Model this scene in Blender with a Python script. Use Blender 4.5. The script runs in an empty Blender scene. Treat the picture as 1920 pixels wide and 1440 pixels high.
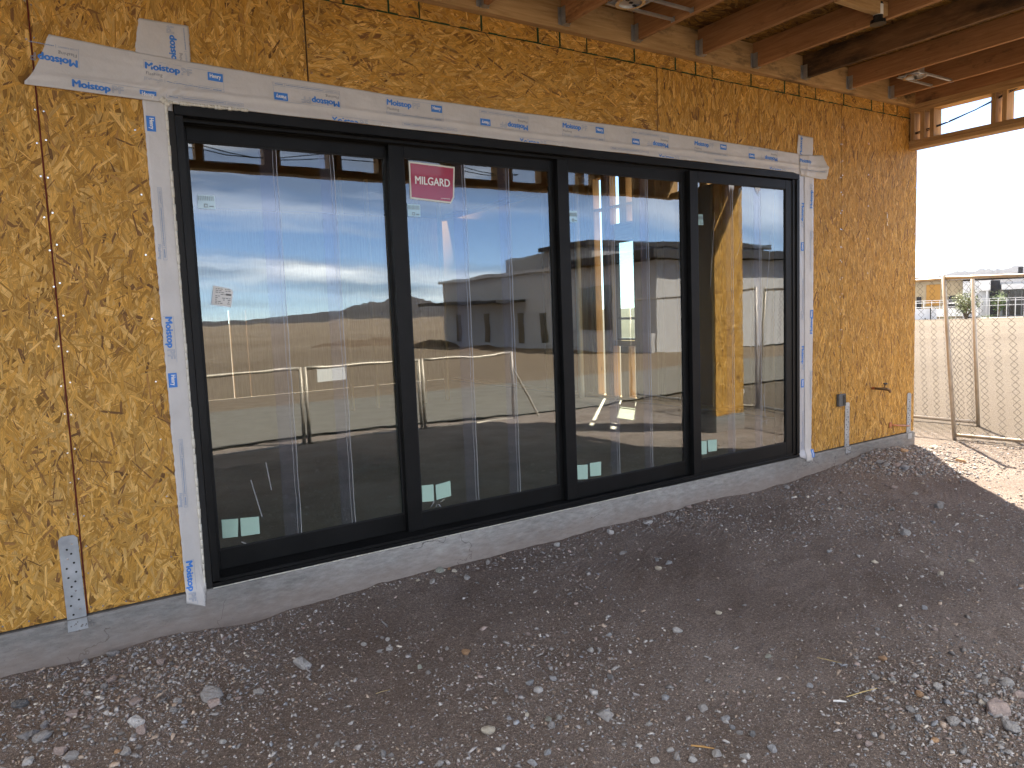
import bpy, bmesh, math, random
import numpy as np
from mathutils import Matrix, Vector
R = math.radians
rng = np.random.default_rng(7)
random.seed(7)
scene = bpy.context.scene
col = scene.collection

# ------------------------------------------------------------------ camera
cam_d = bpy.data.cameras.new('camera')
cam = bpy.data.objects.new('camera', cam_d); col.objects.link(cam)
YAW, PITCH, ROLL = 0.573848, -0.097392, -0.0392767
CAM = Vector((-0.66556, -3.96206, 1.36238))
fw = Vector((math.sin(YAW)*math.cos(PITCH), math.cos(YAW)*math.cos(PITCH), math.sin(PITCH)))
rt = Vector((math.cos(YAW), -math.sin(YAW), 0)); up = rt.cross(fw)
r2 = math.cos(ROLL)*rt + math.sin(ROLL)*up
u2 = -math.sin(ROLL)*rt + math.cos(ROLL)*up
cam.matrix_world = Matrix(((r2.x, u2.x, -fw.x, CAM.x), (r2.y, u2.y, -fw.y, CAM.y), (r2.z, u2.z, -fw.z, CAM.z), (0, 0, 0, 1)))
cam_d.sensor_width = 36; cam_d.lens = 36*1372.78/1920
cam_d.clip_start = 0.05; cam_d.clip_end = 20000
scene.camera = cam

# ------------------------------------------------------------------ light
SUN_EL, SUN_AZ = R(49), math.atan2(0.69, 0.72)      # azimuth from +y towards +x
SUNDIR = Vector((math.sin(SUN_AZ)*math.cos(SUN_EL), math.cos(SUN_AZ)*math.cos(SUN_EL), math.sin(SUN_EL)))
SUN_STRENGTH, SKY_STRENGTH, EXPOSURE = 2.0, 0.05, 3.5
CLOUD = 11.0  # cloud brightness, kept high to fill the shade
sd = bpy.data.lights.new('sun', 'SUN'); sd.energy = SUN_STRENGTH; sd.angle = R(0.53); sd.color = (1, .95, .87)
so = bpy.data.objects.new('sun', sd); col.objects.link(so)
so.rotation_euler = SUNDIR.to_track_quat('Z', 'Y').to_euler(); so.location = (8, 8, 20)
world = bpy.data.worlds.new('World'); scene.world = world; world.use_nodes = True
nt = world.node_tree; nt.nodes.clear()
def nd(t, kind, **kw):
    n = t.nodes.new(kind)
    for k, v in kw.items():
        if k.startswith('i_'):
            n.inputs[k[2:].replace('_', ' ')].default_value = v
        else: setattr(n, k, v)
    return n
sky = nd(nt, 'ShaderNodeTexSky', sky_type='NISHITA', sun_disc=False, sun_elevation=SUN_EL, sun_rotation=SUN_AZ,
         altitude=800, air_density=0.5, dust_density=0.05, ozone_density=3.5)
tc = nd(nt, 'ShaderNodeTexCoord'); sx = nd(nt, 'ShaderNodeSeparateXYZ')
nt.links.new(tc.outputs['Generated'], sx.inputs[0])
def mth(t, op, a, b=None, c=None, clamp=False):
    n = t.nodes.new('ShaderNodeMath'); n.operation = op; n.use_clamp = clamp
    for i, v in enumerate((a, b, c)):
        if v is None: continue
        if isinstance(v, (int, float)): n.inputs[i].default_value = v
        else: t.links.new(v, n.inputs[i])
    return n.outputs[0]
zc = mth(nt, 'ADD', mth(nt, 'MAXIMUM', sx.outputs['Z'], 0.0), 0.16)
cv = nd(nt, 'ShaderNodeCombineXYZ')
nt.links.new(mth(nt, 'DIVIDE', sx.outputs['X'], zc), cv.inputs[0]); nt.links.new(mth(nt, 'DIVIDE', sx.outputs['Y'], zc), cv.inputs[1])
mp = nd(nt, 'ShaderNodeMapping'); mp.inputs['Rotation'].default_value = (0, 0, R(18)); mp.inputs['Scale'].default_value = (0.42, 1.0, 1); mp.inputs['Location'].default_value = (3.1, 1.7, 0)
nt.links.new(cv.outputs[0], mp.inputs[0])
cn = nd(nt, 'ShaderNodeTexNoise', i_Scale=0.75, i_Detail=7.0, i_Roughness=0.55, i_Distortion=0.35)
nt.links.new(mp.outputs[0], cn.inputs['Vector'])
# cloud cover thins towards +x; extra cloud added overhead fills the shade
dp = nd(nt, 'ShaderNodeVectorMath', operation='DOT_PRODUCT'); dp.inputs[1].default_value = (0.80, 0.60, 0.0)
nt.links.new(tc.outputs['Generated'], dp.inputs[0])
bias = mth(nt, 'MULTIPLY_ADD', dp.outputs['Value'], -0.10, mth(nt, 'MULTIPLY', mth(nt, 'MAXIMUM', mth(nt, 'SUBTRACT', sx.outputs['Z'], 0.40), 0.0), 0.6))
cm = mth(nt, 'MULTIPLY', mth(nt, 'SUBTRACT', mth(nt, 'ADD', cn.outputs['Fac'], bias), 0.455), 3.6, clamp=True)
cm = mth(nt, 'MULTIPLY', cm, 0.86)
cc = nd(nt, 'ShaderNodeMix', data_type='RGBA'); cc.inputs['A'].default_value = (CLOUD*.12, CLOUD*.125, CLOUD*.135, 1); cc.inputs['B'].default_value = (CLOUD*1.15, CLOUD*1.12, CLOUD*1.07, 1)
cn2 = nd(nt, 'ShaderNodeTexNoise', i_Scale=1.7, i_Detail=6.0, i_Distortion=.4); nt.links.new(mp.outputs[0], cn2.inputs['Vector']); nt.links.new(mth(nt, 'MULTIPLY', mth(nt, 'SUBTRACT', cn2.outputs['Fac'], .40), 3.2, clamp=True), cc.inputs['Factor'])
mx = nd(nt, 'ShaderNodeMix', data_type='RGBA')
nt.links.new(cm, mx.inputs['Factor']); nt.links.new(sky.outputs[0], mx.inputs['A']); nt.links.new(cc.outputs['Result'], mx.inputs['B'])
bg = nd(nt, 'ShaderNodeBackground'); bg.inputs['Strength'].default_value = SKY_STRENGTH
wo = nd(nt, 'ShaderNodeOutputWorld')
nt.links.new(mx.outputs['Result'], bg.inputs['Color']); nt.links.new(bg.outputs[0], wo.inputs[0])
vs = scene.view_settings
vs.view_transform = 'Standard'; vs.look = 'None'; vs.gamma = 1; vs.use_curve_mapping = False; vs.exposure = EXPOSURE
vs.use_white_balance = True; vs.white_balance_temperature = 7100      # balanced for open shade
scene.render.engine = 'CYCLES'
cy = scene.cycles
cy.max_bounces = 9; cy.diffuse_bounces = 4; cy.glossy_bounces = 4; cy.transmission_bounces = 6; cy.transparent_max_bounces = 16
cy.use_denoising = True; cy.caustics_reflective = False; cy.caustics_refractive = False

# ------------------------------------------------------------------ helpers
class MB:
    """collects faces; build() links them as one mesh object"""
    def __init__(s): s.v = []; s.f = []; s.m = []
    def add(s, vs, fs, m=0):
        o = len(s.v); s.v += [tuple(p) for p in vs]; s.f += [tuple(i+o for i in f) for f in fs]; s.m += [m]*len(fs)
    def box(s, x0, x1, y0, y1, z0, z1, m=0):
        s.add([(x0,y0,z0),(x1,y0,z0),(x1,y1,z0),(x0,y1,z0),(x0,y0,z1),(x1,y0,z1),(x1,y1,z1),(x0,y1,z1)],
              [(0,3,2,1),(4,5,6,7),(0,1,5,4),(1,2,6,5),(2,3,7,6),(3,0,4,7)], m); return s
    def tube(s, pts, r, n=8, m=0, caps=True):
        pts = [Vector(p) for p in pts]; rings = []; rs = r if isinstance(r, (list, tuple)) else [r]*len(pts)
        t0 = (pts[1]-pts[0]).normalized(); a = Vector((0, 0, 1)) if abs(t0.z) < .9 else Vector((1, 0, 0))
        vv = []
        for i, p in enumerate(pts):
            t = (pts[min(i+1, len(pts)-1)]-pts[max(i-1, 0)]).normalized()
            b = t.cross(a).normalized(); c = b.cross(t).normalized()
            vv += [p + rs[i]*(math.cos(2*math.pi*k/n)*b + math.sin(2*math.pi*k/n)*c) for k in range(n)]
        ff = [(i*n+k, (i+1)*n+k, (i+1)*n+(k+1) % n, i*n+(k+1) % n) for i in range(len(pts)-1) for k in range(n)]
        if caps: ff += [tuple(range(n)), tuple(reversed([(len(pts)-1)*n+k for k in range(n)]))]
        s.add(vv, ff, m); return s
    def prism(s, poly, axis, a0, a1, m=0):
        """poly of 2-D points extruded along axis (0 x, 1 y, 2 z)"""
        def P(p, t):
            q = list(p); q.insert(axis, t); return q
        n = len(poly)
        s.add([P(p, a0) for p in poly]+[P(p, a1) for p in poly],
              [tuple(range(n)), tuple(range(2*n-1, n-1, -1))]+[(i, (i+1) % n+n if 0 else i+n, (i+1) % n+n, (i+1) % n) for i in range(n)], m); return s
    def build(s, name, mats, parent=None, bevel=0, smooth=False, fix=True):
        me = bpy.data.meshes.new(name); me.from_pydata(s.v, [], s.f)
        mats = mats if isinstance(mats, (list, tuple)) else [mats]
        for m in mats: me.materials.append(m)
        if len(mats) > 1: me.polygons.foreach_set('material_index', s.m)
        if fix:
            bm = bmesh.new(); bm.from_mesh(me); bmesh.ops.recalc_face_normals(bm, faces=bm.faces); bm.to_mesh(me); bm.free()
        if smooth: me.polygons.foreach_set('use_smooth', [True]*len(me.polygons))
        return link(name, me, parent, bevel)
def link(name, me, parent=None, bevel=0):
    o = bpy.data.objects.new(name, me); col.objects.link(o)
    if parent is not None: o.parent = parent
    if bevel:
        b = o.modifiers.new('bevel', 'BEVEL'); b.width = bevel; b.segments = 1; b.limit_method = 'ANGLE'
    return o
def tag(o, label=None, cat=None, group=None, kind=None):
    if label: o['label'] = label
    if cat: o['category'] = cat
    if group: o['group'] = group
    if kind: o['kind'] = kind
    return o
def thing(name, label, cat, loc=(0, 0, 0), group=None):
    o = bpy.data.objects.new(name, None); col.objects.link(o); o.location = loc; o.empty_display_size = .1
    return tag(o, label, cat, group)
def kids(o): return [c for c in bpy.data.objects if c.parent == o]
def copy_tree(o, parent=None):
    c = o.copy(); col.objects.link(c)
    if parent is not None: c.parent = parent
    for ch in kids(o): copy_tree(ch, c)
    return c
def np_mesh(name, V, loops, starts, totals, mats, midx=None, smooth=None):
    me = bpy.data.meshes.new(name)
    me.vertices.add(len(V)); me.vertices.foreach_set('co', np.asarray(V, np.float32).ravel())
    me.loops.add(len(loops)); me.loops.foreach_set('vertex_index', np.asarray(loops, np.int32))
    me.polygons.add(len(starts)); me.polygons.foreach_set('loop_start', np.asarray(starts, np.int32)); me.polygons.foreach_set('loop_total', np.asarray(totals, np.int32))
    for m in (mats if isinstance(mats, (list, tuple)) else [mats]): me.materials.append(m)
    if midx is not None: me.polygons.foreach_set('material_index', np.asarray(midx, np.int32))
    me.update(calc_edges=True)
    if smooth: me.polygons.foreach_set('use_smooth', [True]*len(me.polygons))
    return me
def vnoise(x, y, seed=0):
    """smooth value noise in about -1..1"""
    xi = np.floor(x).astype(np.int64); yi = np.floor(y).astype(np.int64); fx = x-xi; fy = y-yi
    def h(a, b):
        n = (a*374761393 + b*668265263 + seed*982451653) & 0x7fffffff
        n = ((n ^ (n >> 13))*1274126177) & 0x7fffffff
        return ((n ^ (n >> 16)) & 0xffff)/32767.5-1
    ux = fx*fx*(3-2*fx); uy = fy*fy*(3-2*fy)
    return (h(xi, yi)*(1-ux)+h(xi+1, yi)*ux)*(1-uy)+(h(xi, yi+1)*(1-ux)+h(xi+1, yi+1)*ux)*uy
def fbm(x, y, octv=4, seed=0):
    s = 0; a = 1; t = 0
    for i in range(octv):
        s = s+a*vnoise(x*2**i, y*2**i, seed+i*17); t += a; a *= .5
    return s/t

# ------------------------------------------------------------------ materials
def mat(name):
    m = bpy.data.materials.new(name); m.use_nodes = True; t = m.node_tree; b = t.nodes['Principled BSDF']; return m, t, b
def plain(name, c, rough=.6, metal=0, spec=None, noise=0, nscale=8, bump=0, bscale=60, coat=0):
    m, t, b = mat(name)
    b.inputs['Base Color'].default_value = (*c, 1); b.inputs['Roughness'].default_value = rough; b.inputs['Metallic'].default_value = metal
    if spec is not None: b.inputs['Specular IOR Level'].default_value = spec
    if coat: b.inputs['Coat Weight'].default_value = coat; b.inputs['Coat Roughness'].default_value = .05
    if noise or bump:
        g = nd(t, 'ShaderNodeTexCoord')
        oi = nd(t, 'ShaderNodeObjectInfo')
        ad = nd(t, 'ShaderNodeVectorMath', operation='ADD'); t.links.new(g.outputs['Object'], ad.inputs[0])
        t.links.new(oi.outputs['Random'], ad.inputs[1])
    if noise:
        n = nd(t, 'ShaderNodeTexNoise', i_Scale=nscale, i_Detail=6.0, i_Roughness=.6); t.links.new(ad.outputs[0], n.inputs['Vector'])
        r = nd(t, 'ShaderNodeMapRange'); r.inputs['From Min'].default_value = .25; r.inputs['From Max'].default_value = .75
        r.inputs['To Min'].default_value = 1-noise; r.inputs['To Max'].default_value = 1+noise
        t.links.new(n.outputs['Fac'], r.inputs['Value'])
        v = nd(t, 'ShaderNodeVectorMath', operation='SCALE'); v.inputs[0].default_value = c; t.links.new(r.outputs[0], v.inputs['Scale'])
        t.links.new(v.outputs[0], b.inputs['Base Color'])
    if bump:
        n2 = nd(t, 'ShaderNodeTexNoise', i_Scale=bscale, i_Detail=4.0); t.links.new(ad.outputs[0], n2.inputs['Vector'])
        bp = nd(t, 'ShaderNodeBump', i_Strength=bump, i_Distance=.01); t.links.new(n2.outputs['Fac'], bp.inputs['Height']); t.links.new(bp.outputs[0], b.inputs['Normal'])
    return m
def ramp(t, fac, stops):
    r = t.nodes.new('ShaderNodeValToRGB'); e = r.color_ramp.elements
    while len(e) < len(stops): e.new(.5)
    for i, (p, c) in enumerate(stops): e[i].position = p; e[i].color = (*c, 1)
    t.links.new(fac, r.inputs[0]); return r.outputs[0]
def timber(name, ca, cb, axis, black=0.0):
    """sawn timber with grain along one axis; black > 0 adds weather staining"""
    m, t, b = mat(name); b.inputs['Roughness'].default_value = .75; b.inputs['Specular IOR Level'].default_value = .2
    g = nd(t, 'ShaderNodeTexCoord'); oi = nd(t, 'ShaderNodeObjectInfo')
    sc = nd(t, 'ShaderNodeVectorMath', operation='SCALE'); sc.inputs[0].default_value = (3.7, 5.1, 2.3); t.links.new(oi.outputs['Random'], sc.inputs['Scale'])
    ad = nd(t, 'ShaderNodeVectorMath', operation='ADD'); t.links.new(g.outputs['Object'], ad.inputs[0]); t.links.new(sc.outputs[0], ad.inputs[1])
    mpn = nd(t, 'ShaderNodeMapping'); s = [1, 1, 1]; s[axis] = .07; mpn.inputs['Scale'].default_value = s; t.links.new(ad.outputs[0], mpn.inputs[0])
    n = nd(t, 'ShaderNodeTexNoise', i_Scale=46.0, i_Detail=8.0, i_Roughness=.65, i_Distortion=.6); t.links.new(mpn.outputs[0], n.inputs['Vector'])
    c = ramp(t, n.outputs['Fac'], [(.32, ca), (.68, cb)])
    big = nd(t, 'ShaderNodeTexNoise', i_Scale=1.6, i_Detail=3.0); t.links.new(ad.outputs[0], big.inputs['Vector'])
    k = mth(t, 'MULTIPLY_ADD', big.outputs['Fac'], .7, .65)
    k = mth(t, 'MULTIPLY', k, mth(t, 'MULTIPLY_ADD', oi.outputs['Random'], .3, .85))
    v = nd(t, 'ShaderNodeVectorMath', operation='SCALE'); t.links.new(c, v.inputs[0]); t.links.new(k, v.inputs['Scale'])
    # knots
    vo = nd(t, 'ShaderNodeTexVoronoi', i_Scale=2.6); mk = nd(t, 'ShaderNodeMapping'); s2 = [1, 1, 1]; s2[axis] = .55; mk.inputs['Scale'].default_value = s2
    t.links.new(ad.outputs[0], mk.inputs[0]); t.links.new(mk.outputs[0], vo.inputs['Vector'])
    kf = nd(t, 'ShaderNodeMapRange'); kf.inputs['From Min'].default_value = .03; kf.inputs['From Max'].default_value = .075; kf.inputs['To Min'].default_value = .75; kf.inputs['To Max'].default_value = 0
    t.links.new(vo.outputs['Distance'], kf.inputs['Value'])
    mk2 = nd(t, 'ShaderNodeMix', data_type='RGBA'); t.links.new(kf.outputs[0], mk2.inputs['Factor']); t.links.new(v.outputs[0], mk2.inputs['A']); mk2.inputs['B'].default_value = (ca[0]*.35, ca[1]*.3, ca[2]*.3, 1)
    out = mk2.outputs['Result']
    if black:
        st = nd(t, 'ShaderNodeTexNoise', i_Scale=5.0, i_Detail=8.0, i_Roughness=.7); ms = nd(t, 'ShaderNodeMapping'); s3 = [1, 1, 1]; s3[axis] = .35; ms.inputs['Scale'].default_value = s3
        t.links.new(ad.outputs[0], ms.inputs[0]); t.links.new(ms.outputs[0], st.inputs['Vector'])
        sf = nd(t, 'ShaderNodeMapRange'); sf.inputs['From Min'].default_value = .62-.2*black; sf.inputs['From Max'].default_value = .72-.1*black; sf.inputs['To Max'].default_value = .85
        t.links.new(st.outputs['Fac'], sf.inputs['Value'])
        m3 = nd(t, 'ShaderNodeMix', data_type='RGBA'); t.links.new(sf.outputs[0], m3.inputs['Factor']); t.links.new(out, m3.inputs['A']); m3.inputs['B'].default_value = (.035, .027, .02, 1)
        out = m3.outputs['Result']
    t.links.new(out, b.inputs['Base Color'])
    bp = nd(t, 'ShaderNodeBump', i_Strength=.25, i_Distance=.004); t.links.new(n.outputs['Fac'], bp.inputs['Height']); t.links.new(bp.outputs[0], b.inputs['Normal'])
    return m
M = {}
J1, J2 = (.29, .140, .062), (.46, .245, .112)
T1, T2 = (.36, .21, .09), (.56, .37, .18)
for ax, n in enumerate('xyz'):
    M['tan'+n] = timber('tan_timber_'+n, T1, T2, ax)
M['joist'] = timber('reddish_joist_timber', J1, J2, 1, .25)
M['joist_black'] = timber('weather_stained_joist_timber', (.17, .085, .04), (.30, .17, .08), 1, .95)
M['ledger'] = timber('ledger_timber', (.38, .23, .10), (.58, .38, .19), 0, .45)
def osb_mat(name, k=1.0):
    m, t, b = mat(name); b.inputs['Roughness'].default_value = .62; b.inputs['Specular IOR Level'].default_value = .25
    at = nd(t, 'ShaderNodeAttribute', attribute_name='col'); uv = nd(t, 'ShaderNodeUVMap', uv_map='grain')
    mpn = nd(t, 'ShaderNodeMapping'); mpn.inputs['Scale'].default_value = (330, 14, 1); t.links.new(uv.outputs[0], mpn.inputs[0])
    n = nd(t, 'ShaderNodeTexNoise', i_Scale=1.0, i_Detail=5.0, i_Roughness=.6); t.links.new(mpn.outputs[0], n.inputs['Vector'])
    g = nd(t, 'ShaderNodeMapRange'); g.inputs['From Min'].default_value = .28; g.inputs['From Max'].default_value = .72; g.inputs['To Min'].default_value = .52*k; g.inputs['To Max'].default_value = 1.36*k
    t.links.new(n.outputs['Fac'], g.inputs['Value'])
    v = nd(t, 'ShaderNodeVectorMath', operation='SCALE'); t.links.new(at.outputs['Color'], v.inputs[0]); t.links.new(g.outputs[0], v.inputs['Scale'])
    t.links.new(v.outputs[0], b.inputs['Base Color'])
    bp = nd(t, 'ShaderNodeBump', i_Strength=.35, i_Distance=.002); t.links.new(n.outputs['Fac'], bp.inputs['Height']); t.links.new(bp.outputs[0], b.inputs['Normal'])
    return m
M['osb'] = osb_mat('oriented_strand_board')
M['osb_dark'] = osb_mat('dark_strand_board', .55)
M['black'] = plain('black_aluminium', (.006, .006, .006), .45, 0, .22, .55, 5, .03, 300)
M['black2'] = plain('black_gasket', (.006, .006, .006), .7)
M['tape'] = plain('white_flashing_membrane', (.56, .54, .52), .38, 0, .4, .09, 5, .30, 26)
M['tape2'] = plain('silvery_flashing_membrane', (.48, .48, .50), .28, 0, .55, .06, 9, .2, 30)
M['blue'] = plain('blue_print', (.035, .20, .60), .5)
M['bluegrey'] = plain('thin_blue_print', (.22, .30, .44), .5)
M['white'] = plain('white_print', (.8, .8, .8), .5)
M['caulk'] = plain('cream_caulk', (.68, .65, .56), .55, bump=.3, bscale=40)
M['galv'] = plain('galvanised_steel', (.46, .48, .50), .42, .85, None, .25, 14, .05, 60)
M['galv_flat'] = plain('dull_zinc', (.40, .42, .44), .5, .6, None, .3, 10)
M['nail'] = plain('bright_nail_head', (.75, .76, .78), .25, .9)
M['hole'] = plain('dark_hole', (.02, .018, .016), .9)
M['pipe_steel'] = plain('weathered_fence_pipe', (.42, .37, .31), .5, .45, None, .2, 12)
M['wire'] = plain('fence_wire', (.06, .055, .05), .55, .4)
M['copper'] = plain('copper_pipe', (.50, .20, .10), .4, .8, None, .25, 20)
M['brass'] = plain('aged_brass', (.20, .12, .06), .45, .8, None, .3, 40)
M['greybox'] = plain('dark_grey_plastic', (.09, .095, .10), .5)
M['blackp'] = plain('black_plastic', (.012, .012, .012), .4)
M['pvc'] = plain('white_pvc', (.78, .77, .72), .4)
M['green'] = plain('dark_green_edge_paint', (.02, .055, .025), .7, 0, .2, .4, 30)
M['redline'] = plain('dark_red_edge_paint', (.13, .022, .015), .75, 0, .2, .4, 30)
M['seam'] = plain('dark_joint', (.05, .028, .014), .9)
M['cable'] = plain('black_cable', (.012, .012, .013), .5)
def concrete(name, c):
    m, t, b = mat(name); b.inputs['Roughness'].default_value = .85; b.inputs['Specular IOR Level'].default_value = .2
    g = nd(t, 'ShaderNodeTexCoord')
    n = nd(t, 'ShaderNodeTexNoise', i_Scale=1.1, i_Detail=3.0); t.links.new(g.outputs['Object'], n.inputs['Vector'])
    n2 = nd(t, 'ShaderNodeTexNoise', i_Scale=26.0, i_Detail=8.0, i_Roughness=.75); mp2 = nd(t, 'ShaderNodeMapping'); mp2.inputs['Scale'].default_value = (.45, 1, 1.5); t.links.new(g.outputs['Object'], mp2.inputs[0]); t.links.new(mp2.outputs[0], n2.inputs['Vector'])
    k = mth(t, 'ADD', mth(t, 'MULTIPLY', n.outputs['Fac'], .5), mth(t, 'MULTIPLY', n2.outputs['Fac'], 1.05))
    cr = ramp(t, k, [(.52, tuple(x*.62 for x in c)), (.78, c), (1.0, tuple(min(1, x*1.35) for x in c))])
    # the strip under the door has been patched with a paler skim
    sp = nd(t, 'ShaderNodeSeparateXYZ'); t.links.new(g.outputs['Object'], sp.inputs[0])
    xx = mth(t, 'ADD', sp.outputs['X'], mth(t, 'MULTIPLY', n2.outputs['Fac'], .5))
    pa = mth(t, 'MULTIPLY', mth(t, 'MULTIPLY', mth(t, 'SUBTRACT', xx, .45), 2.0, clamp=True), mth(t, 'MULTIPLY', mth(t, 'SUBTRACT', 5.0, xx), 2.0, clamp=True))
    mxx = nd(t, 'ShaderNodeMix', data_type='RGBA'); t.links.new(mth(t, 'MULTIPLY', pa, .7), mxx.inputs['Factor']); t.links.new(cr, mxx.inputs['A'])
    v = nd(t, 'ShaderNodeVectorMath', operation='SCALE'); t.links.new(cr, v.inputs[0]); v.inputs['Scale'].default_value = 1.55; t.links.new(v.outputs[0], mxx.inputs['B'])
    # hairline cracks and pits
    vo = nd(t, 'ShaderNodeTexVoronoi', i_Scale=70.0); t.links.new(g.outputs['Object'], vo.inputs['Vector'])
    pit = nd(t, 'ShaderNodeMapRange'); pit.inputs['From Min'].default_value = .05; pit.inputs['From Max'].default_value = .16; pit.inputs['To Min'].default_value = .55; pit.inputs['To Max'].default_value = 1
    t.links.new(vo.outputs['Distance'], pit.inputs['Value'])
    v2 = nd(t, 'ShaderNodeVectorMath', operation='SCALE'); t.links.new(mxx.outputs['Result'], v2.inputs[0]); t.links.new(pit.outputs[0], v2.inputs['Scale'])
    # hairline cracks, and mud splashed up from the dirt
    ck = nd(t, 'ShaderNodeTexVoronoi', feature='DISTANCE_TO_EDGE', i_Scale=1.7); ckm = nd(t, 'ShaderNodeVectorMath', operation='MULTIPLY_ADD')
    n3 = nd(t, 'ShaderNodeTexNoise', i_Scale=9.0, i_Detail=4.0); t.links.new(g.outputs['Object'], n3.inputs['Vector'])
    t.links.new(n3.outputs['Color'], ckm.inputs[0]); ckm.inputs[1].default_value = (.16, .16, .16); t.links.new(g.outputs['Object'], ckm.inputs[2]); t.links.new(ckm.outputs[0], ck.inputs['Vector'])
    cf = mth(t, 'MULTIPLY', mth(t, 'LESS_THAN', ck.outputs['Distance'], .003), mth(t, 'GREATER_THAN', n.outputs['Fac'], .55))
    m5 = nd(t, 'ShaderNodeMix', data_type='RGBA'); t.links.new(mth(t, 'MULTIPLY', cf, .7), m5.inputs['Factor']); t.links.new(v2.outputs[0], m5.inputs['A']); m5.inputs['B'].default_value = (.06, .055, .05, 1)
    mud = mth(t, 'MULTIPLY', mth(t, 'SUBTRACT', mth(t, 'SUBTRACT', mth(t, 'MULTIPLY', n3.outputs['Fac'], .16), .13), sp.outputs['Z']), 9.0, clamp=True)
    m6 = nd(t, 'ShaderNodeMix', data_type='RGBA'); t.links.new(mth(t, 'MULTIPLY', mud, .55), m6.inputs['Factor']); t.links.new(m5.outputs['Result'], m6.inputs['A']); m6.inputs['B'].default_value = (.26, .20, .165, 1)
    t.links.new(m6.outputs['Result'], b.inputs['Base Color'])
    bp = nd(t, 'ShaderNodeBump', i_Strength=.6, i_Distance=.008); t.links.new(n2.outputs['Fac'], bp.inputs['Height']); t.links.new(bp.outputs[0], b.inputs['Normal'])
    return m
M['darkside'] = plain('dark_grey_side', (.13, .125, .12), .8, 0, .2, .12, 5, .1, 30)
M['concrete'] = concrete('concrete_stem', (.23, .222, .21))
M['slab'] = plain('interior_slab', (.40, .36, .32), .8, 0, .2, .25, 3, .1, 30)
def glass(name, f0, rough=0.0, tint=(.88, .93, .89), wav=.0016, base=None):
    m = bpy.data.materials.new(name); m.use_nodes = True; t = m.node_tree; t.nodes.clear()
    out = nd(t, 'ShaderNodeOutputMaterial'); tr = nd(t, 'ShaderNodeBsdfTransparent'); tr.inputs[0].default_value = (*tint, 1)
    gl = nd(t, 'ShaderNodeBsdfGlossy'); gl.inputs['Roughness'].default_value = rough; gl.inputs['Color'].default_value = (.92, .97, 1, 1)
    ge = nd(t, 'ShaderNodeNewGeometry'); dt_ = nd(t, 'ShaderNodeVectorMath', operation='DOT_PRODUCT'); t.links.new(ge.outputs['Normal'], dt_.inputs[0]); t.links.new(ge.outputs['Incoming'], dt_.inputs[1])
    sch = mth(t, 'POWER', mth(t, 'SUBTRACT', 1.0, mth(t, 'ABSOLUTE', dt_.outputs['Value'])), 5.0)      # same from both sides of a thin pane
    k = mth(t, 'MULTIPLY_ADD', sch, 1.0-f0, f0, clamp=True)
    if wav:
        g = nd(t, 'ShaderNodeTexCoord'); n = nd(t, 'ShaderNodeTexNoise', i_Scale=1.0, i_Detail=2.0)
        mpn = nd(t, 'ShaderNodeMapping'); mpn.inputs['Scale'].default_value = (2.2, 2, 3.4); t.links.new(g.outputs['Object'], mpn.inputs[0]); t.links.new(mpn.outputs[0], n.inputs['Vector'])
        bp = nd(t, 'ShaderNodeBump', i_Strength=1.0, i_Distance=wav); t.links.new(n.outputs['Fac'], bp.inputs['Height']); t.links.new(bp.outputs[0], gl.inputs['Normal'])
    mxx = nd(t, 'ShaderNodeMixShader'); t.links.new(k, mxx.inputs[0])
    if base is None: t.links.new(tr.outputs[0], mxx.inputs[1])
    else:
        df = nd(t, 'ShaderNodeBsdfDiffuse'); df.inputs[0].default_value = (*base[:3], 1)
        m2 = nd(t, 'ShaderNodeMixShader'); m2.inputs[0].default_value = base[3]; t.links.new(tr.outputs[0], m2.inputs[1]); t.links.new(df.outputs[0], m2.inputs[2]); t.links.new(m2.outputs[0], mxx.inputs[1])
    t.links.new(gl.outputs[0], mxx.inputs[2]); t.links.new(mxx.outputs[0], out.inputs[0])
    return m
M['glass'] = glass('coated_pane_face', .185, wav=.0005)
M['glass_back'] = glass('clear_pane_face', .03, tint=(.86, .92, .88))
M['film'] = glass('clear_protective_film', .015, .06, (.97, .97, .99), 0, (.40, .46, .62, .02))
M['film_edge'] = glass('film_edge', .05, .2, (.95, .95, .95), 0, (.75, .77, .8, .32))
M['red'] = plain('red_sticker_vinyl', (.36, .015, .045), .25, 0, .5, coat=.8)
M['redpale'] = plain('pale_sticker_border', (.62, .62, .52), .3, coat=.6)
M['mint'] = plain('mint_green_foam', (.40, .58, .48), .6, 0, .3, .04, 20)
M['paleteal'] = glass('pale_rating_sticker', .12, .02, (.7, .8, .8), 0, (.42, .62, .62, .8))
M['paper'] = plain('white_paper_label', (.80, .80, .78), .6)
M['ink'] = plain('grey_ink', (.16, .17, .18), .6)
M['winglass'] = plain('dark_window_glass', (.02, .025, .03), .08, 0, .6)

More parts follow.
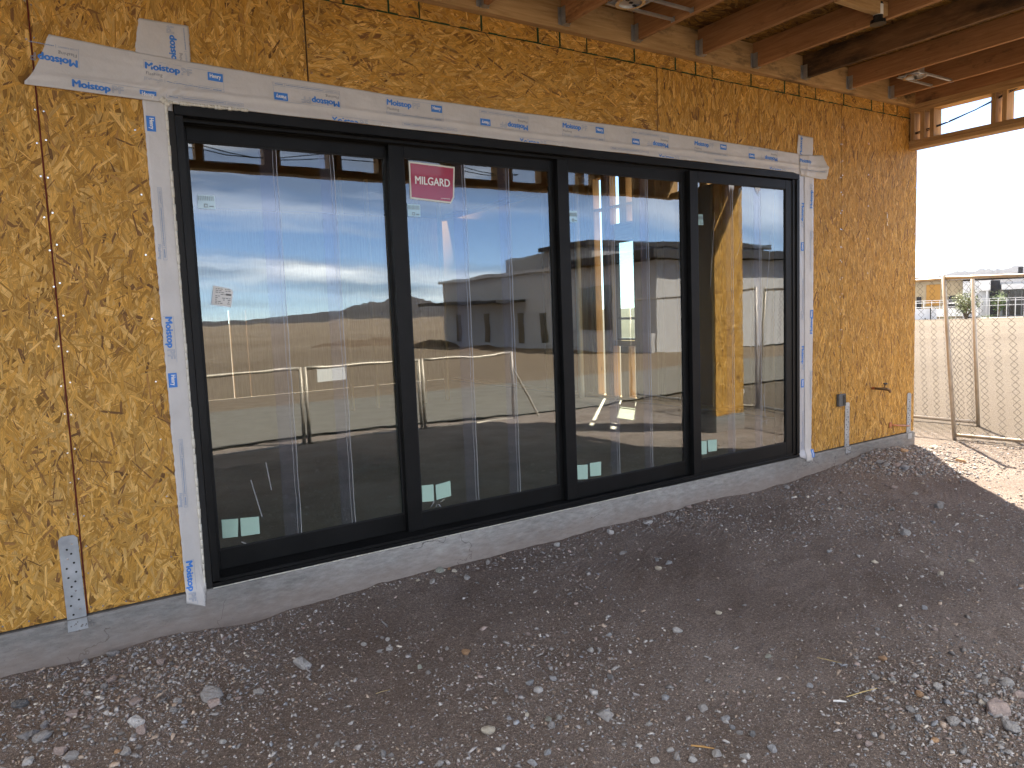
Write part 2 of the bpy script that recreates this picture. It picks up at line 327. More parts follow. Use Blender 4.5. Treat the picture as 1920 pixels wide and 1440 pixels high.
# ------------------------------------------------------------------ ground
WALLP = np.array([(-6,-.2),(-.93,-.2),(-.5,-.213),(-.19,-.187),(-.01,-.208),(.2,-.245),(.52,-.222),(.89,-.203),(1.83,-.204),(2.65,-.204),(3.17,-.212),(3.67,-.192),(4.42,-.213),(4.9,-.198),(5.36,-.175),(5.91,-.165),(6.62,-.2),(9,-.2)])
def hgt(x, y):
    x = np.asarray(x, float); y = np.asarray(y, float)
    d = np.hypot(x-1, y+2)
    near = np.clip(1.6-d/9, 0, 1)
    h = -.2-.1*np.clip((-y-4.2)/1.5, 0, 1)
    h = h-.0146*np.clip(x-12, 0, 73)
    n = .007*fbm(x*.9+3, y*.9, 3, 1)+.010*fbm(x*3.1, y*3.1, 3, 5)+.007*fbm(x*11, y*11, 3, 9)
    a = .75; u = x*math.cos(a)+y*math.sin(a); v = -x*math.sin(a)+y*math.cos(a)
    n = n+.009*fbm(u*.9, v*6.0, 3, 21)+.004*np.clip(np.sin(v*38+2*vnoise(x*2, y*2, 3)), 0, 1)*np.clip(vnoise(x*1.3, y*1.3, 8)*2.2, 0, 1)
    h = h+n*np.where(y < -4.3, .9, near)
    h = h+.10*vnoise(x*.05, y*.05, 4)*np.clip((d-15)/25, 0, 1)
    w = np.exp(-np.clip(-y, 0, None)/.22)
    h = h+(np.interp(x, WALLP[:, 0], WALLP[:, 1])+.2+.010*fbm(x*4, y*4, 3, 31))*w*np.where((x > -8) & (x < 7.4), 1, 0)
    for cx_, cy_, a_, s_ in ((6.0, -.22, .09, .28), (-.35, -.68, .035, .3), (2.15, -2.75, .03, .35), (6.55, -.12, .05, .3)):
        h = h+a_*np.exp(-((x-cx_)**2+(y-cy_)**2)/(2*s_*s_))
    inside = (y > .12) & (x > -6.2) & (x < 6.7) & (y < 10)
    return np.where(inside, -.5, h)
def axis_pts(a, b, step, far):
    mid = np.arange(a, b+1e-6, step); s = step; up_ = []; p = b
    while p < far: s *= 1.12; p += s; up_.append(p)
    s = step; dn = []; p = a
    while p > -far: s *= 1.12; p -= s; dn.append(p)
    return np.array(dn[::-1]+list(mid)+up_)
gx = axis_pts(-1.9, 7.4, .02, 6000); gy = axis_pts(-3.9, .08, .02, 6000)
GX, GY = np.meshgrid(gx, gy); nx_, ny_ = len(gx), len(gy)
GV = np.stack([GX, GY, hgt(GX, GY)], -1).reshape(-1, 3)
ii = (np.arange(ny_-1)[:, None]*nx_+np.arange(nx_-1)[None, :]).ravel()
q = np.stack([ii, ii+1, ii+1+nx_, ii+nx_], -1)
def dirt_mat():
    m, t, b = mat('desert_dirt'); b.inputs['Roughness'].default_value = .95; b.inputs['Specular IOR Level'].default_value = .1
    g = nd(t, 'ShaderNodeTexCoord')
    n1 = nd(t, 'ShaderNodeTexNoise', i_Scale=1.3, i_Detail=5.0); n2 = nd(t, 'ShaderNodeTexNoise', i_Scale=75.0, i_Detail=8.0, i_Roughness=.78)
    n3 = nd(t, 'ShaderNodeTexNoise', i_Scale=.06, i_Detail=6.0)
    for n in (n1, n2, n3): t.links.new(g.outputs['Object'], n.inputs['Vector'])
    c1 = ramp(t, n1.outputs['Fac'], [(.3, (.225, .178, .150)), (.5, (.280, .226, .194)), (.72, (.345, .284, .246))])
    k = nd(t, 'ShaderNodeMapRange'); k.inputs['From Min'].default_value = .3; k.inputs['From Max'].default_value = .7; k.inputs['To Min'].default_value = .42; k.inputs['To Max'].default_value = 1.6
    t.links.new(n2.outputs['Fac'], k.inputs['Value'])
    # specks of pale and dark grit
    vo = nd(t, 'ShaderNodeTexVoronoi', i_Scale=230.0); t.links.new(g.outputs['Object'], vo.inputs['Vector'])
    vm = nd(t, 'ShaderNodeSeparateColor'); t.links.new(vo.outputs['Color'], vm.inputs[0])
    sp = mth(t, 'MULTIPLY', mth(t, 'GREATER_THAN', vm.outputs[0], .72), mth(t, 'LESS_THAN', vo.outputs['Distance'], .42))
    k2 = mth(t, 'MULTIPLY', k.outputs[0], mth(t, 'MULTIPLY_ADD', sp, .9, .88))
    v = nd(t, 'ShaderNodeVectorMath', operation='SCALE'); t.links.new(c1, v.inputs[0]); t.links.new(k2, v.inputs['Scale'])
    # sunlit ground further out coloured darker, shaded dirt by the house lighter, offsetting the light
    sxyz = nd(t, 'ShaderNodeSeparateXYZ'); t.links.new(g.outputs['Object'], sxyz.inputs[0])
    e = mth(t, 'MULTIPLY', mth(t, 'ADD', mth(t, 'SUBTRACT', sxyz.outputs['X'], 7.2), mth(t, 'MULTIPLY', n1.outputs['Fac'], 1.6)), .55, clamp=True)
    e2 = mth(t, 'MULTIPLY', mth(t, 'SUBTRACT', -6.5, sxyz.outputs['Y']), .3, clamp=True)
    e = mth(t, 'MAXIMUM', e, e2)
    pan = ramp(t, n3.outputs['Fac'], [(.35, (.125, .101, .078)), (.65, (.163, .134, .105))])
    open_ = ramp(t, n3.outputs['Fac'], [(.35, (.175, .132, .096)), (.65, (.225, .176, .132))])      # open desert soil beyond the track, lightened for a brighter reflection and more bounce
    mo = nd(t, 'ShaderNodeMix', data_type='RGBA'); t.links.new(e2, mo.inputs['Factor']); t.links.new(pan, mo.inputs['A']); t.links.new(open_, mo.inputs['B'])
    v3 = nd(t, 'ShaderNodeVectorMath', operation='SCALE'); t.links.new(mo.outputs['Result'], v3.inputs[0]); t.links.new(mth(t, 'MULTIPLY_ADD', k2, .45, .5), v3.inputs['Scale'])
    mm = nd(t, 'ShaderNodeMix', data_type='RGBA'); t.links.new(e, mm.inputs['Factor']); t.links.new(v.outputs[0], mm.inputs['A']); t.links.new(v3.outputs[0], mm.inputs['B'])
    t.links.new(mm.outputs['Result'], b.inputs['Base Color'])
    # tread prints left by boots and machines, in patches
    wv = nd(t, 'ShaderNodeTexWave', i_Scale=7.0, i_Distortion=2.5, i_Detail=2.0); mw = nd(t, 'ShaderNodeMapping'); mw.inputs['Rotation'].default_value = (0, 0, R(62)); t.links.new(g.outputs['Object'], mw.inputs[0]); t.links.new(mw.outputs[0], wv.inputs['Vector'])
    n5 = nd(t, 'ShaderNodeTexNoise', i_Scale=2.1, i_Detail=2.0); t.links.new(g.outputs['Object'], n5.inputs['Vector'])
    tread = mth(t, 'MULTIPLY', wv.outputs['Fac'], mth(t, 'MULTIPLY', mth(t, 'SUBTRACT', n5.outputs['Fac'], .52), 7.0, clamp=True))
    hh = mth(t, 'ADD', mth(t, 'ADD', mth(t, 'MULTIPLY', n2.outputs['Fac'], 1.0), mth(t, 'MULTIPLY', sp, .35)), mth(t, 'MULTIPLY', tread, .22))
    bp = nd(t, 'ShaderNodeBump', i_Strength=1.0, i_Distance=.02); t.links.new(hh, bp.inputs['Height'])
    n4 = nd(t, 'ShaderNodeTexNoise', i_Scale=7.0, i_Detail=6.0); t.links.new(g.outputs['Object'], n4.inputs['Vector'])
    bp2 = nd(t, 'ShaderNodeBump', i_Strength=.5, i_Distance=.035); t.links.new(n4.outputs['Fac'], bp2.inputs['Height']); t.links.new(bp.outputs[0], bp2.inputs['Normal']); t.links.new(bp2.outputs[0], b.inputs['Normal'])
    return m
M['dirt'] = dirt_mat()
gm = np_mesh('ground', GV, q.ravel(), np.arange(len(q))*4, np.full(len(q), 4), M['dirt'], smooth=True)
tag(link('ground', gm), 'bare desert dirt lot round the house', kind='structure')
M['road'] = plain('compacted_grey_gravel', (.155, .143, .125), .95, 0, .1, .2, 14, .4, 40)
rx = np.arange(-40, 60, 1.0); rb = MB()
ed = lambda x, s: .35*float(vnoise(np.array(x*.3), np.array(s), 2))
vs_ = []
for x in rx: vs_ += [(x, -5.65+ed(x, 1.), -.262), (x, -10.0+ed(x, 9.), -.262)]
rb.add(vs_, [(2*i, 2*i+1, 2*i+3, 2*i+2) for i in range(len(rx)-1)])
tag(rb.build('road', M['road']), 'grey gravel track beyond the chain link fence', kind='structure')

# ------------------------------------------------------------------ strand board
LIGHT = [(.55, .292, .062), (.60, .332, .082), (.50, .256, .048), (.66, .392, .122), (.45, .226, .042), (.54, .298, .072)]
BROWN = [(.27, .13, .04), (.34, .17, .05), (.20, .095, .032)]
def osb_panel(name, rects, O, U, V, N, thick=.011, parent=None, ang=90, spread=34, dens=2300, material=None, brown=.06):
    """rects (u0,u1,v0,v1) in the panel's own plane; flakes lie on the face towards N"""
    O, U, V, N = (np.array(a, float) for a in (O, U, V, N))
    Vs, L, st, tot, C_, G = [], [], [], [], [], []
    nv = 0; nl = 0
    for (u0, u1, v0, v1) in rects:
        c8 = np.array([O+U*a+V*b-N*c for c in (0, thick) for a, b in ((u0, v0), (u1, v0), (u1, v1), (u0, v1))])
        fs = [(0,1,2,3), (7,6,5,4), (0,4,5,1), (1,5,6,2), (2,6,7,3), (3,7,4,0)]
        Vs.append(c8); C_.append(np.tile((.40, .21, .06, 1), (8, 1))); G.append(np.tile((.3, .5), (8, 1)))
        for f in fs: L += [i+nv for i in f]; st.append(nl); tot.append(4); nl += 4
        nv += 8
        A = (u1-u0)*(v1-v0)*dens/2300; n1, n2, n3 = int(A*900), int(A*1250), int(A*900); n = n1+n2+n3
        if n < 1: continue
        lay = np.repeat([0, 1, 2], [n1, n2, n3])
        ln = np.select([lay == 0, lay == 1], [rng.uniform(.08, .19, n), rng.uniform(.045, .14, n)], rng.uniform(.02, .075, n))
        wd = np.select([lay == 0, lay == 1], [rng.uniform(.014, .046, n), rng.uniform(.005, .018, n)], rng.uniform(.0011, .0042, n))
        th = np.radians(ang+rng.normal(0, spread, n))
        cu = rng.uniform(u0-.01, u1+.01, n); cvv = rng.uniform(v0-.01, v1+.01, n)
        dpt = np.select([lay == 0, lay == 1], [rng.uniform(.0002, .0009, n), rng.uniform(.0008, .0016, n)], rng.uniform(.0014, .0021, n))
        lx = np.stack([np.full(n, -.5), -.5+.25*rng.random(n), .5-.25*rng.random(n), np.full(n, .5), .5-.2*rng.random(n), -.5+.2*rng.random(n)], 1)*ln[:, None]
        ly = np.stack([-.5+.7*rng.random(n), np.full(n, .5), .5-.25*rng.random(n), -.3+.6*rng.random(n), np.full(n, -.5), -.5+.2*rng.random(n)], 1)*wd[:, None]
        ct, s_ = np.cos(th)[:, None], np.sin(th)[:, None]
        uu = np.clip(cu[:, None]+lx*ct-ly*s_, u0+.001, u1-.001); vv = np.clip(cvv[:, None]+lx*s_+ly*ct, v0+.001, v1-.001)
        tilt = rng.normal(0, .0003, (n, 2)); dd = dpt[:, None]+tilt[:, :1]*lx/ln[:, None]+tilt[:, 1:]*ly/wd[:, None]
        P = O+uu[..., None]*U+vv[..., None]*V+np.maximum(dd, .0001)[..., None]*N
        Vs.append(P.reshape(-1, 3))
        pal = np.array(LIGHT)[rng.integers(0, len(LIGHT), n)]
        bsel = rng.random(n) < brown*np.array([.7, 1.4, 4.0])[lay]; pal[bsel] = np.array(BROWN)[rng.integers(0, 3, bsel.sum())]
        pal = pal*rng.uniform(.70, 1.22, n)[:, None]
        C_.append(np.repeat(np.concatenate([pal, np.ones((n, 1))], 1), 6, 0))
        off = rng.random(n)*50
        G.append(np.stack([(ly+off[:, None]), (lx+off[:, None])], -1).reshape(-1, 2))
        idx = np.arange(n*6)+nv; flip = np.dot(np.cross(U, V), N) < 0
        if flip: idx = idx.reshape(n, 6)[:, ::-1].ravel()
        # hexagon order above runs clockwise; reverse to face N
        idx = idx.reshape(n, 6)[:, ::-1].ravel()
        L += idx.tolist(); st += (nl+6*np.arange(n)).tolist(); tot += [6]*n; nl += 6*n; nv += 6*n
    Vs = np.concatenate(Vs); C_ = np.concatenate(C_); G = np.concatenate(G)
    me = np_mesh(name, Vs, L, st, tot, material or M['osb'])
    a = me.color_attributes.new('col', 'FLOAT_COLOR', 'POINT'); a.data.foreach_set('color', C_.astype(np.float32).ravel())
    uvl = me.uv_layers.new(name='grain'); uvl.data.foreach_set('uv', G[np.asarray(L)].astype(np.float32).ravel())
    return link(name, me, parent)

# ------------------------------------------------------------------ the house
WX = 6.765
house = thing('unfinished_house', 'unfinished house sheathed in bare strand board round the wide black door', 'house', (0, 0, 0))
O, U, V, N = (0, .024, 0), (1, 0, 0), (0, 0, 1), (0, -1, 0)
g = .002
def wallpanel(rects, ang, spread=34, dens=2300): return osb_panel('osb_panel', rects, O, U, V, N, parent=house, ang=ang, spread=spread, dens=dens)
HS = 3.080
wallpanel([(-3.0, -1.787, .004, 4.2)], 88, 36, 1200)
wallpanel([(-1.783, -.569, .004, 4.2)], 88, 36)
wallpanel([(-.563, -.002, .004, 2.445), (-.563, .680, 2.445, 4.2)], 84, 38)
wallpanel([(.688, 3.256, 2.445, HS-g)], 4, 34)
wallpanel([(3.262, 4.385, 2.445, HS-g)], 90, 24)
wallpanel([(4.390, 4.882, 2.445, HS-g), (4.882, 5.508, .004, HS-g)], 90, 22, 2700)
wallpanel([(5.512, WX, .004, HS-g)], 90, 22, 2700)
ticks = [.688, .909, 1.176, 1.37, 1.79, 2.213, 2.389, 2.617, 3.045, 3.448, 3.66, 3.84, 4.29, 4.711, 4.902, 5.129, 5.539, 5.97, 6.162, 6.397, WX]
for a, b in zip(ticks[:-1], ticks[1:]):
    osb_panel('osb_filler', [(a+.004, b-.004, HS+.003, 3.40)], O, U, V, N, parent=house, ang=rng.choice([8, 172]), spread=40)
gb = MB()
for i, t_ in enumerate(ticks[1:-1]):
    wdt = (.0075, .006, .003, .0065)[i % 4]
    MB().box(t_-wdt, t_+wdt*.8, .0205, .0345, HS+.0085, 3.2).build('green_edge_mark', M['green'], house)
for k in range(90):                                   # broken green line along the lower edge of the filler row
    x = .70+k*.067
    if (k*37) % 11 < 8: gb.box(x, x+.063, .0207, .0345, HS-.0018-.002*((k*13) % 5)/5, HS+.004+.004*((k*7) % 5)/5)
tag(gb.build('green_edge_paint', M['green'], house), kind='stuff')
sb = MB()
sb.box(-.5685, -.5635, .022, .034, .004, 3.4); sb.build('red_edge_paint', M['redline'], house)
sb = MB()
for x in (.684, 3.259, 4.3875, 5.51, -1.785): sb.box(x-.002, x+.002, .026, .034, .004 if x in (5.51, -1.785) else 2.445, 3.07)
sb.box(.69, WX, .026, .034, HS-.002, HS+.003); sb.build('panel_joint', M['seam'], house)
# unseen solid backing, added so that no light leaks through the joints
bb = MB()
bb.box(-6, .0, .036, .14, 0, 3.4).box(4.88, WX-.02, .036, .14, 0, 3.4).box(0, 4.88, .036, .14, 2.445, 3.4)
bb.build('wall_backing', M['tanz'], house)
# nails along the joints
nb = MB()
def nailhead(x, y, z, r=.0042, m=0, b=nb):
    n = 6; c = [(x+r*math.cos(2*math.pi*k/n), y, z+r*math.sin(2*math.pi*k/n)) for k in range(n)]
    c2 = [(p[0], y+.003, p[2]) for p in c]
    b.add(c+c2, [tuple(range(n))]+[(k, (k+1) % n, n+(k+1) % n, n+k) for k in range(n)], m)
for x, z0, z1, sp in ((-.578, .03, 3.3, .155), (-.548, .03, 3.3, .155), (.672, 2.7, 3.3, .13), (.70, 2.7, 3.05, .13), (3.25, 2.68, 3.05, .1), (5.50, .05, 3.05, .15), (5.52, .05, 3.05, .15), (6.74, .05, 3.0, .16), (5.93, .1, 3, .3), (4.40, 2.7, 3.05, .11), (-.18, .2, 3.0, .3), (1.3, 2.7, 3.0, .15), (2.5, 2.7, 3.0, .15)):
    z = z0
    while z < z1: nailhead(x+random.uniform(-.006, .006), .0212, z+random.uniform(-.02, .02)); z += sp
x = -2.9
while x < -.2: nailhead(x, .0212, .025+random.uniform(-.006, .006)); x += .1
x = 5.15
while x < 6.7: nailhead(x, .0212, .03+random.uniform(-.006, .006)); x += .14
tag(nb.build('nail_heads', M['nail'], house, fix=False), kind='stuff')
# concrete stem wall with a chamfered top edge
st = MB()
prof = [(.006, -.62), (.006, -.018), (.013, -.006), (.30, -.006), (.30, -.62)]
st.prism(prof, 0, -6.0, WX-.004)
st.build('concrete_stem', M['concrete'], house)
st2 = MB(); st2.box(WX-.26, WX-.005, .301, 10, -.62, -.006); st2.build('concrete_stem', M['concrete'], house)
fl = MB(); fl.box(-6, WX-.262, .301, 10, -.25, -.004)
tag(fl.build('floor', M['slab']), 'bare concrete slab inside the house', kind='structure')
# end wall (x = WX), open framing where daylight pours in
EO = (WX, 0, 0); EU = (0, 1, 0); EV = (0, 0, 1); EN = (1, 0, 0)
def endp(rects): return osb_panel('osb_panel', rects, EO, EU, EV, EN, parent=house, dens=300)
endp([(.036, 1.24, .004, 4.2)]); endp([(1.243, 2.46, .004, 4.2)]); endp([(2.463, 3.95, .004, 4.2)])
endp([(4.87, 6.1, .004, 4.2)]); endp([(6.103, 10, .004, 4.2)]); endp([(3.953, 4.867, 3.32, 4.2)])
def stud(y0, y1, z0, z1): MB().box(WX-.14, WX-.012, y0, y1, z0, z1).build('wall_stud', M['tanz'], house, .002)
for y0, y1, z0, z1 in ((3.945, 3.985, .04, 3.32), (4.13, 4.30, .04, .80), (4.465, 4.50, .04, 3.32), (4.53, 4.66, .04, 3.32), (4.845, 4.885, .04, 3.32), (4.11, 4.26, 2.60, 3.32), (4.935, 4.975, .04, 3.32), (5.2, 5.24, .04, 3.32), (5.6, 5.64, .04, 3.32), (6.2, 6.24, .04, 3.32), (3.5, 3.54, .04, 3.32), (3.1, 3.14, .04, 3.32), (2.5, 2.54, .04, 3.32), (1.9, 1.94, .04, 3.32)): stud(y0, y1, z0, z1)
def plate(y0, y1, z0, z1): MB().box(WX-.14, WX-.012, y0, y1, z0, z1).build('plate', M['tany'], house, .002)
plate(.15, 9.9, 0, .038); plate(3.987, 4.463, .802, .885); plate(3.987, 4.463, 2.36, 2.598); plate(3.987, 4.842, 2.835, 2.87); plate(.15, 9.9, 3.322, 3.398)
wf = MB(); wf.box(WX-.06, WX+.01, 3.988, 4.008, .888, 2.357).box(WX-.06, WX+.01, 4.442, 4.462, .888, 2.357).box(WX-.06, WX+.01, 4.009, 4.441, .888, .915).box(WX-.06, WX+.01, 4.009, 4.441, 2.33, 2.357).box(WX-.05, WX, 4.009, 4.441, 1.19, 1.225)
wfo = wf.build('window_frame', M['black'], house)
MB().box(WX-.03, WX-.024, 4.01, 4.44, .916, 1.189).box(WX-.03, WX-.024, 4.01, 4.44, 1.226, 2.329).build('pane', M['glass_back'], wfo)
# other walls and the roof
bw = MB(); xs = [-6, 2.30, 2.33, 2.60, 2.62, WX]
for i in range(0, len(xs), 2): bw.box(xs[i], xs[i+1], 10, 10.1, 0, 3.4)
bw.box(2.29, 2.64, 10.001, 10.099, 1.6, 3.4).box(-6.1, -6, .036, 10, 0, 3.4)
bw.build('back_wall', M['tanz'], house)
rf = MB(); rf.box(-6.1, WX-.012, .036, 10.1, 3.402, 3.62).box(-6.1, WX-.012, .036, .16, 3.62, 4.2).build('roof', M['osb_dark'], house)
# interior partition studs seen through the dark glass
for x in (3.2, 3.6, 4.0, 4.4, 4.8): MB().box(x, x+.038, 6.4, 6.49, 0, 3.4).build('partition_stud', M['tanz'], house)
ip = MB(); ip.tube([(6.48, 5.08, 3.39), (6.48, 5.08, .50), (6.47, 5.07, .40), (6.40, 4.98, .30), (6.36, 4.93, .27), (6.36, 4.93, 0)], .045, 12)
tag(ip.build('drain_pipe', M['pvc'], smooth=True), 'white vertical drain pipe seen through the third pane', 'pipe')

# ------------------------------------------------------------------ patio cover
patio = thing('patio_cover', 'open patio roof of reddish joists over the door, seen from below', 'patio roof', (0, 0, 3.2))
def pp(mb, name, m, bevel=.002, parent=patio):
    mb.v = [(a, b, c-3.2) for a, b, c in mb.v] if parent is patio else mb.v
    return mb.build(name, m, parent, bevel)
FY = -3.05
pp(MB().box(.69, WX, -.038, .0205, 3.176, 3.384), 'ledger', M['ledger'], .003)
JX = [1.747, 2.359, 2.988, 3.622, 4.238, 4.864, 5.503, 6.157]
JX = [1.747-.615*k for k in range(7, 0, -1)]+JX
hm = MB()      # joist hanger: two cheeks, a seat and nailing flanges on the ledger
hm.box(-.003, -.0005, -.085, -.0395, -.004, .105).box(.0385, .041, -.085, -.0395, -.004, .105).box(-.003, .041, -.085, -.0395, -.006, -.0035)
hm.box(-.026, -.0035, -.0415, -.0385, -.002, .105).box(.0415, .064, -.0415, -.0385, -.002, .105)
for z in (.012, .035, .058, .082):
    for x in (-.015, .053): hm.box(x-.004, x+.004, -.0445, -.0416, z-.004, z+.004)
    hm.box(-.0058, -.003, -.075+.02*(z > .05), -.067+.02*(z > .05), z-.004, z+.004)
hmo = None; jm = None; jmb = None
jme = None
for i, x in enumerate(JX):
    if jme is None:
        j = MB().box(0, .038, FY, -.0385, 0, .184).build('joist', M['joist'], patio, .002); jme = j.data
        h = hm.build('joist_hanger', M['galv'], j); hme = h.data
    else:
        j = link('joist', jme, patio, .002); h = link('joist_hanger', hme, j)
    j.location = (x, 0, 0)
    if abs(x-4.864) < .01:
        j.data = jme.copy(); j.data.materials[0] = M['joist_black']; j['label'] = 'joist stained black by weather'
pp(MB().box(6.602, 6.74, FY, -.0385, 3.2, 3.384), 'rim_joist', M['joist'])
dxs = [-2.6, -1.34, -.10, 1.14, 2.378, 3.641, 4.883, 6.176]
for a, b in zip([-2.9]+dxs, dxs+[WX]):
    for y0, y1 in ((-1.22, .02), (-2.44, -1.223), (-3.08, -2.443)):
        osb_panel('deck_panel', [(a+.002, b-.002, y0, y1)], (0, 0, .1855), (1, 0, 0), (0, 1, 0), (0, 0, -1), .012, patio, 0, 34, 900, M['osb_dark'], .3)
# side clerestory truss at the right end and the one along the front
def ppl(x0, x1, y0, y1, z0, z1, name, ax): pp(MB().box(x0, x1, y0, y1, z0, z1), name, M['tan'+ax])
SX0, SX1 = 6.602, 6.74
ppl(SX0, SX1, FY, .02, 2.787, 2.824, 'beam_plate', 'y'); ppl(SX0, SX1, FY, .02, 2.826, 2.864, 'beam_plate', 'y')
ppl(SX0, SX1, FY, .02, 3.122, 3.159, 'top_plate', 'y'); ppl(SX0, SX1, FY, .02, 3.161, 3.199, 'top_plate', 'y')
for y in (-.03, -.125, -.215, -.745, -.835, -1.34, -1.43, -1.94, -2.03, -2.55, -2.64): ppl(SX0, SX1, y, y+.038, 2.865, 3.121, 'cripple_stud', 'z')
FX0, FX1 = -3.0, 6.74
ppl(FX0, FX1, FY-.14, FY-.002, 2.80, 2.837, 'beam_plate', 'x'); ppl(FX0, FX1, FY-.14, FY-.002, 2.839, 2.877, 'beam_plate', 'x')
ppl(FX0, FX1, FY-.14, FY-.002, 3.122, 3.159, 'top_plate', 'x'); ppl(FX0, FX1, FY-.14, FY-.002, 3.161, 3.199, 'top_plate', 'x')
ppl(FX0, FX1, FY-.04, FY-.002, 3.2, 3.384, 'rim_joist', 'x')
for a, b in ((-2.4, -2.36), (-1.8, -1.76), (-1.2, -1.16), (-.6, -.56), (.0, .08), (.717, .795), (1.339, 1.497), (1.986, 2.042), (2.065, 2.121), (2.52, 2.59), (2.758, 2.832), (3.277, 3.504), (3.941, 4.021), (4.079, 4.153), (4.56, 4.85), (5.1, 5.14), (5.31, 5.92), (6.026, 6.11), (6.233, 6.328), (6.43, 6.53), (6.60, 6.74)):
    ppl(a, b, FY-.138, FY-.004, 2.878, 3.121, 'cripple_stud', 'z')
pp(MB().box(3.70, 4.235, -1.13, -1.085, 3.212, 3.30), 'blocking', M['tanx'])
# corner column under the side truss
colm = thing('corner_column', 'square strand board column on a concrete footing, half sunlit in the fourth pane', 'column', (6.47, -2.4, 0))
cz = (-.002, 2.785)
def cpan(r, O, U, V, N, m=None): return osb_panel('osb_panel', r, O, U, V, N, .011, colm, 84, 36, 2000, m)
ox, oy = 6.47, -2.4
cx0, cx1, cy0, cy1 = 6.22-ox, 6.72-ox, -2.52-oy, -2.06-oy
cpan([(cx0, cx1, .002, 2.785)], (0, cy1, 0), (1, 0, 0), (0, 0, 1), (0, 1, 0))
cpan([(cx0, cx1, .002, 2.785)], (0, cy0, 0), (1, 0, 0), (0, 0, 1), (0, -1, 0))
MB().box(cx0-.002, cx0+.010, cy0+.012, cy1-.012, .002, 2.785).build('dark_side_sheet', M['darkside'], colm)  # plain dark grey sheet covering the column's -x side
cpan([(cy0+.012, cy1-.012, .002, 2.785)], (cx1, 0, 0), (0, 1, 0), (0, 0, 1), (1, 0, 0))
MB().box(cx0-.01, cx1+.01, cy0-.01, cy1+.01, -.6, 0).build('footing', M['concrete'], colm)
pv = MB(); pv.tube([(6.735, -2.3, .23), (6.84, -2.3, .23), (6.841, -2.3, .23), (6.95, -2.3, .225)], [.05, .05, .062, .062], 14)
tag(pv.build('pvc_stub', M['pvc'], smooth=True), 'white pipe stub sticking out of the strand board column', 'pipe')

# ------------------------------------------------------------------ the sliding door
door = thing('sliding_door', 'wide black four panel sliding glass door set in the strand board wall', 'sliding door', (0, 0, 0))
BK = M['black']
MB().box(0, .036, 0, .205, .030, 2.386).build('jamb', BK, door, .002)
MB().box(-.030, -.001, .011, .20, .0, 2.405).build('nail_fin', M['black2'], door)
MB().box(4.802, 4.842, .012, .205, .030, 2.386).box(4.843, 4.88, 0, .205, .030, 2.386).build('jamb', BK, door, .002)
MB().box(0, 4.88, 0, .036, 2.388, 2.432).box(0, 4.88, .012, .21, 2.4325, 2.444).box(0.037, 4.80, .0365, .205, 2.39, 2.432).build('head', BK, door, .002)
hd = MB()
for y in (.062, .107, .152): hd.box(.037, 4.80, y-.0015, y+.0015, 2.372, 2.3895)
hd.build('head_track', BK, door)
MB().box(0, 4.88, 0, .205, 0, .022).build('sill', BK, door, .002)
tr = MB()
for y in (.012, .040, .062, .085, .107, .130, .152, .175): tr.box(.037, 4.80, y-.0018, y+.0018, .0225, .034 if y > .03 else .040)
tr.build('sill_track', BK, door)
PAN = [(.037, 1.25, .155, .072, 1.166), (1.168, 2.42, .110, 1.262, 2.336), (2.368, 3.62, .065, 2.455, 3.534), (3.580, 4.801, .020, 3.663, 4.720)]
WORD = ['first', 'second', 'third', 'fourth']
FILM = [((.430, .525), (.765, .848)), ((1.588, 1.681), (1.925, 2.009)), ((2.780, 2.862), (3.112, 3.194)), ((3.985, 4.069), (4.325, 4.409))]
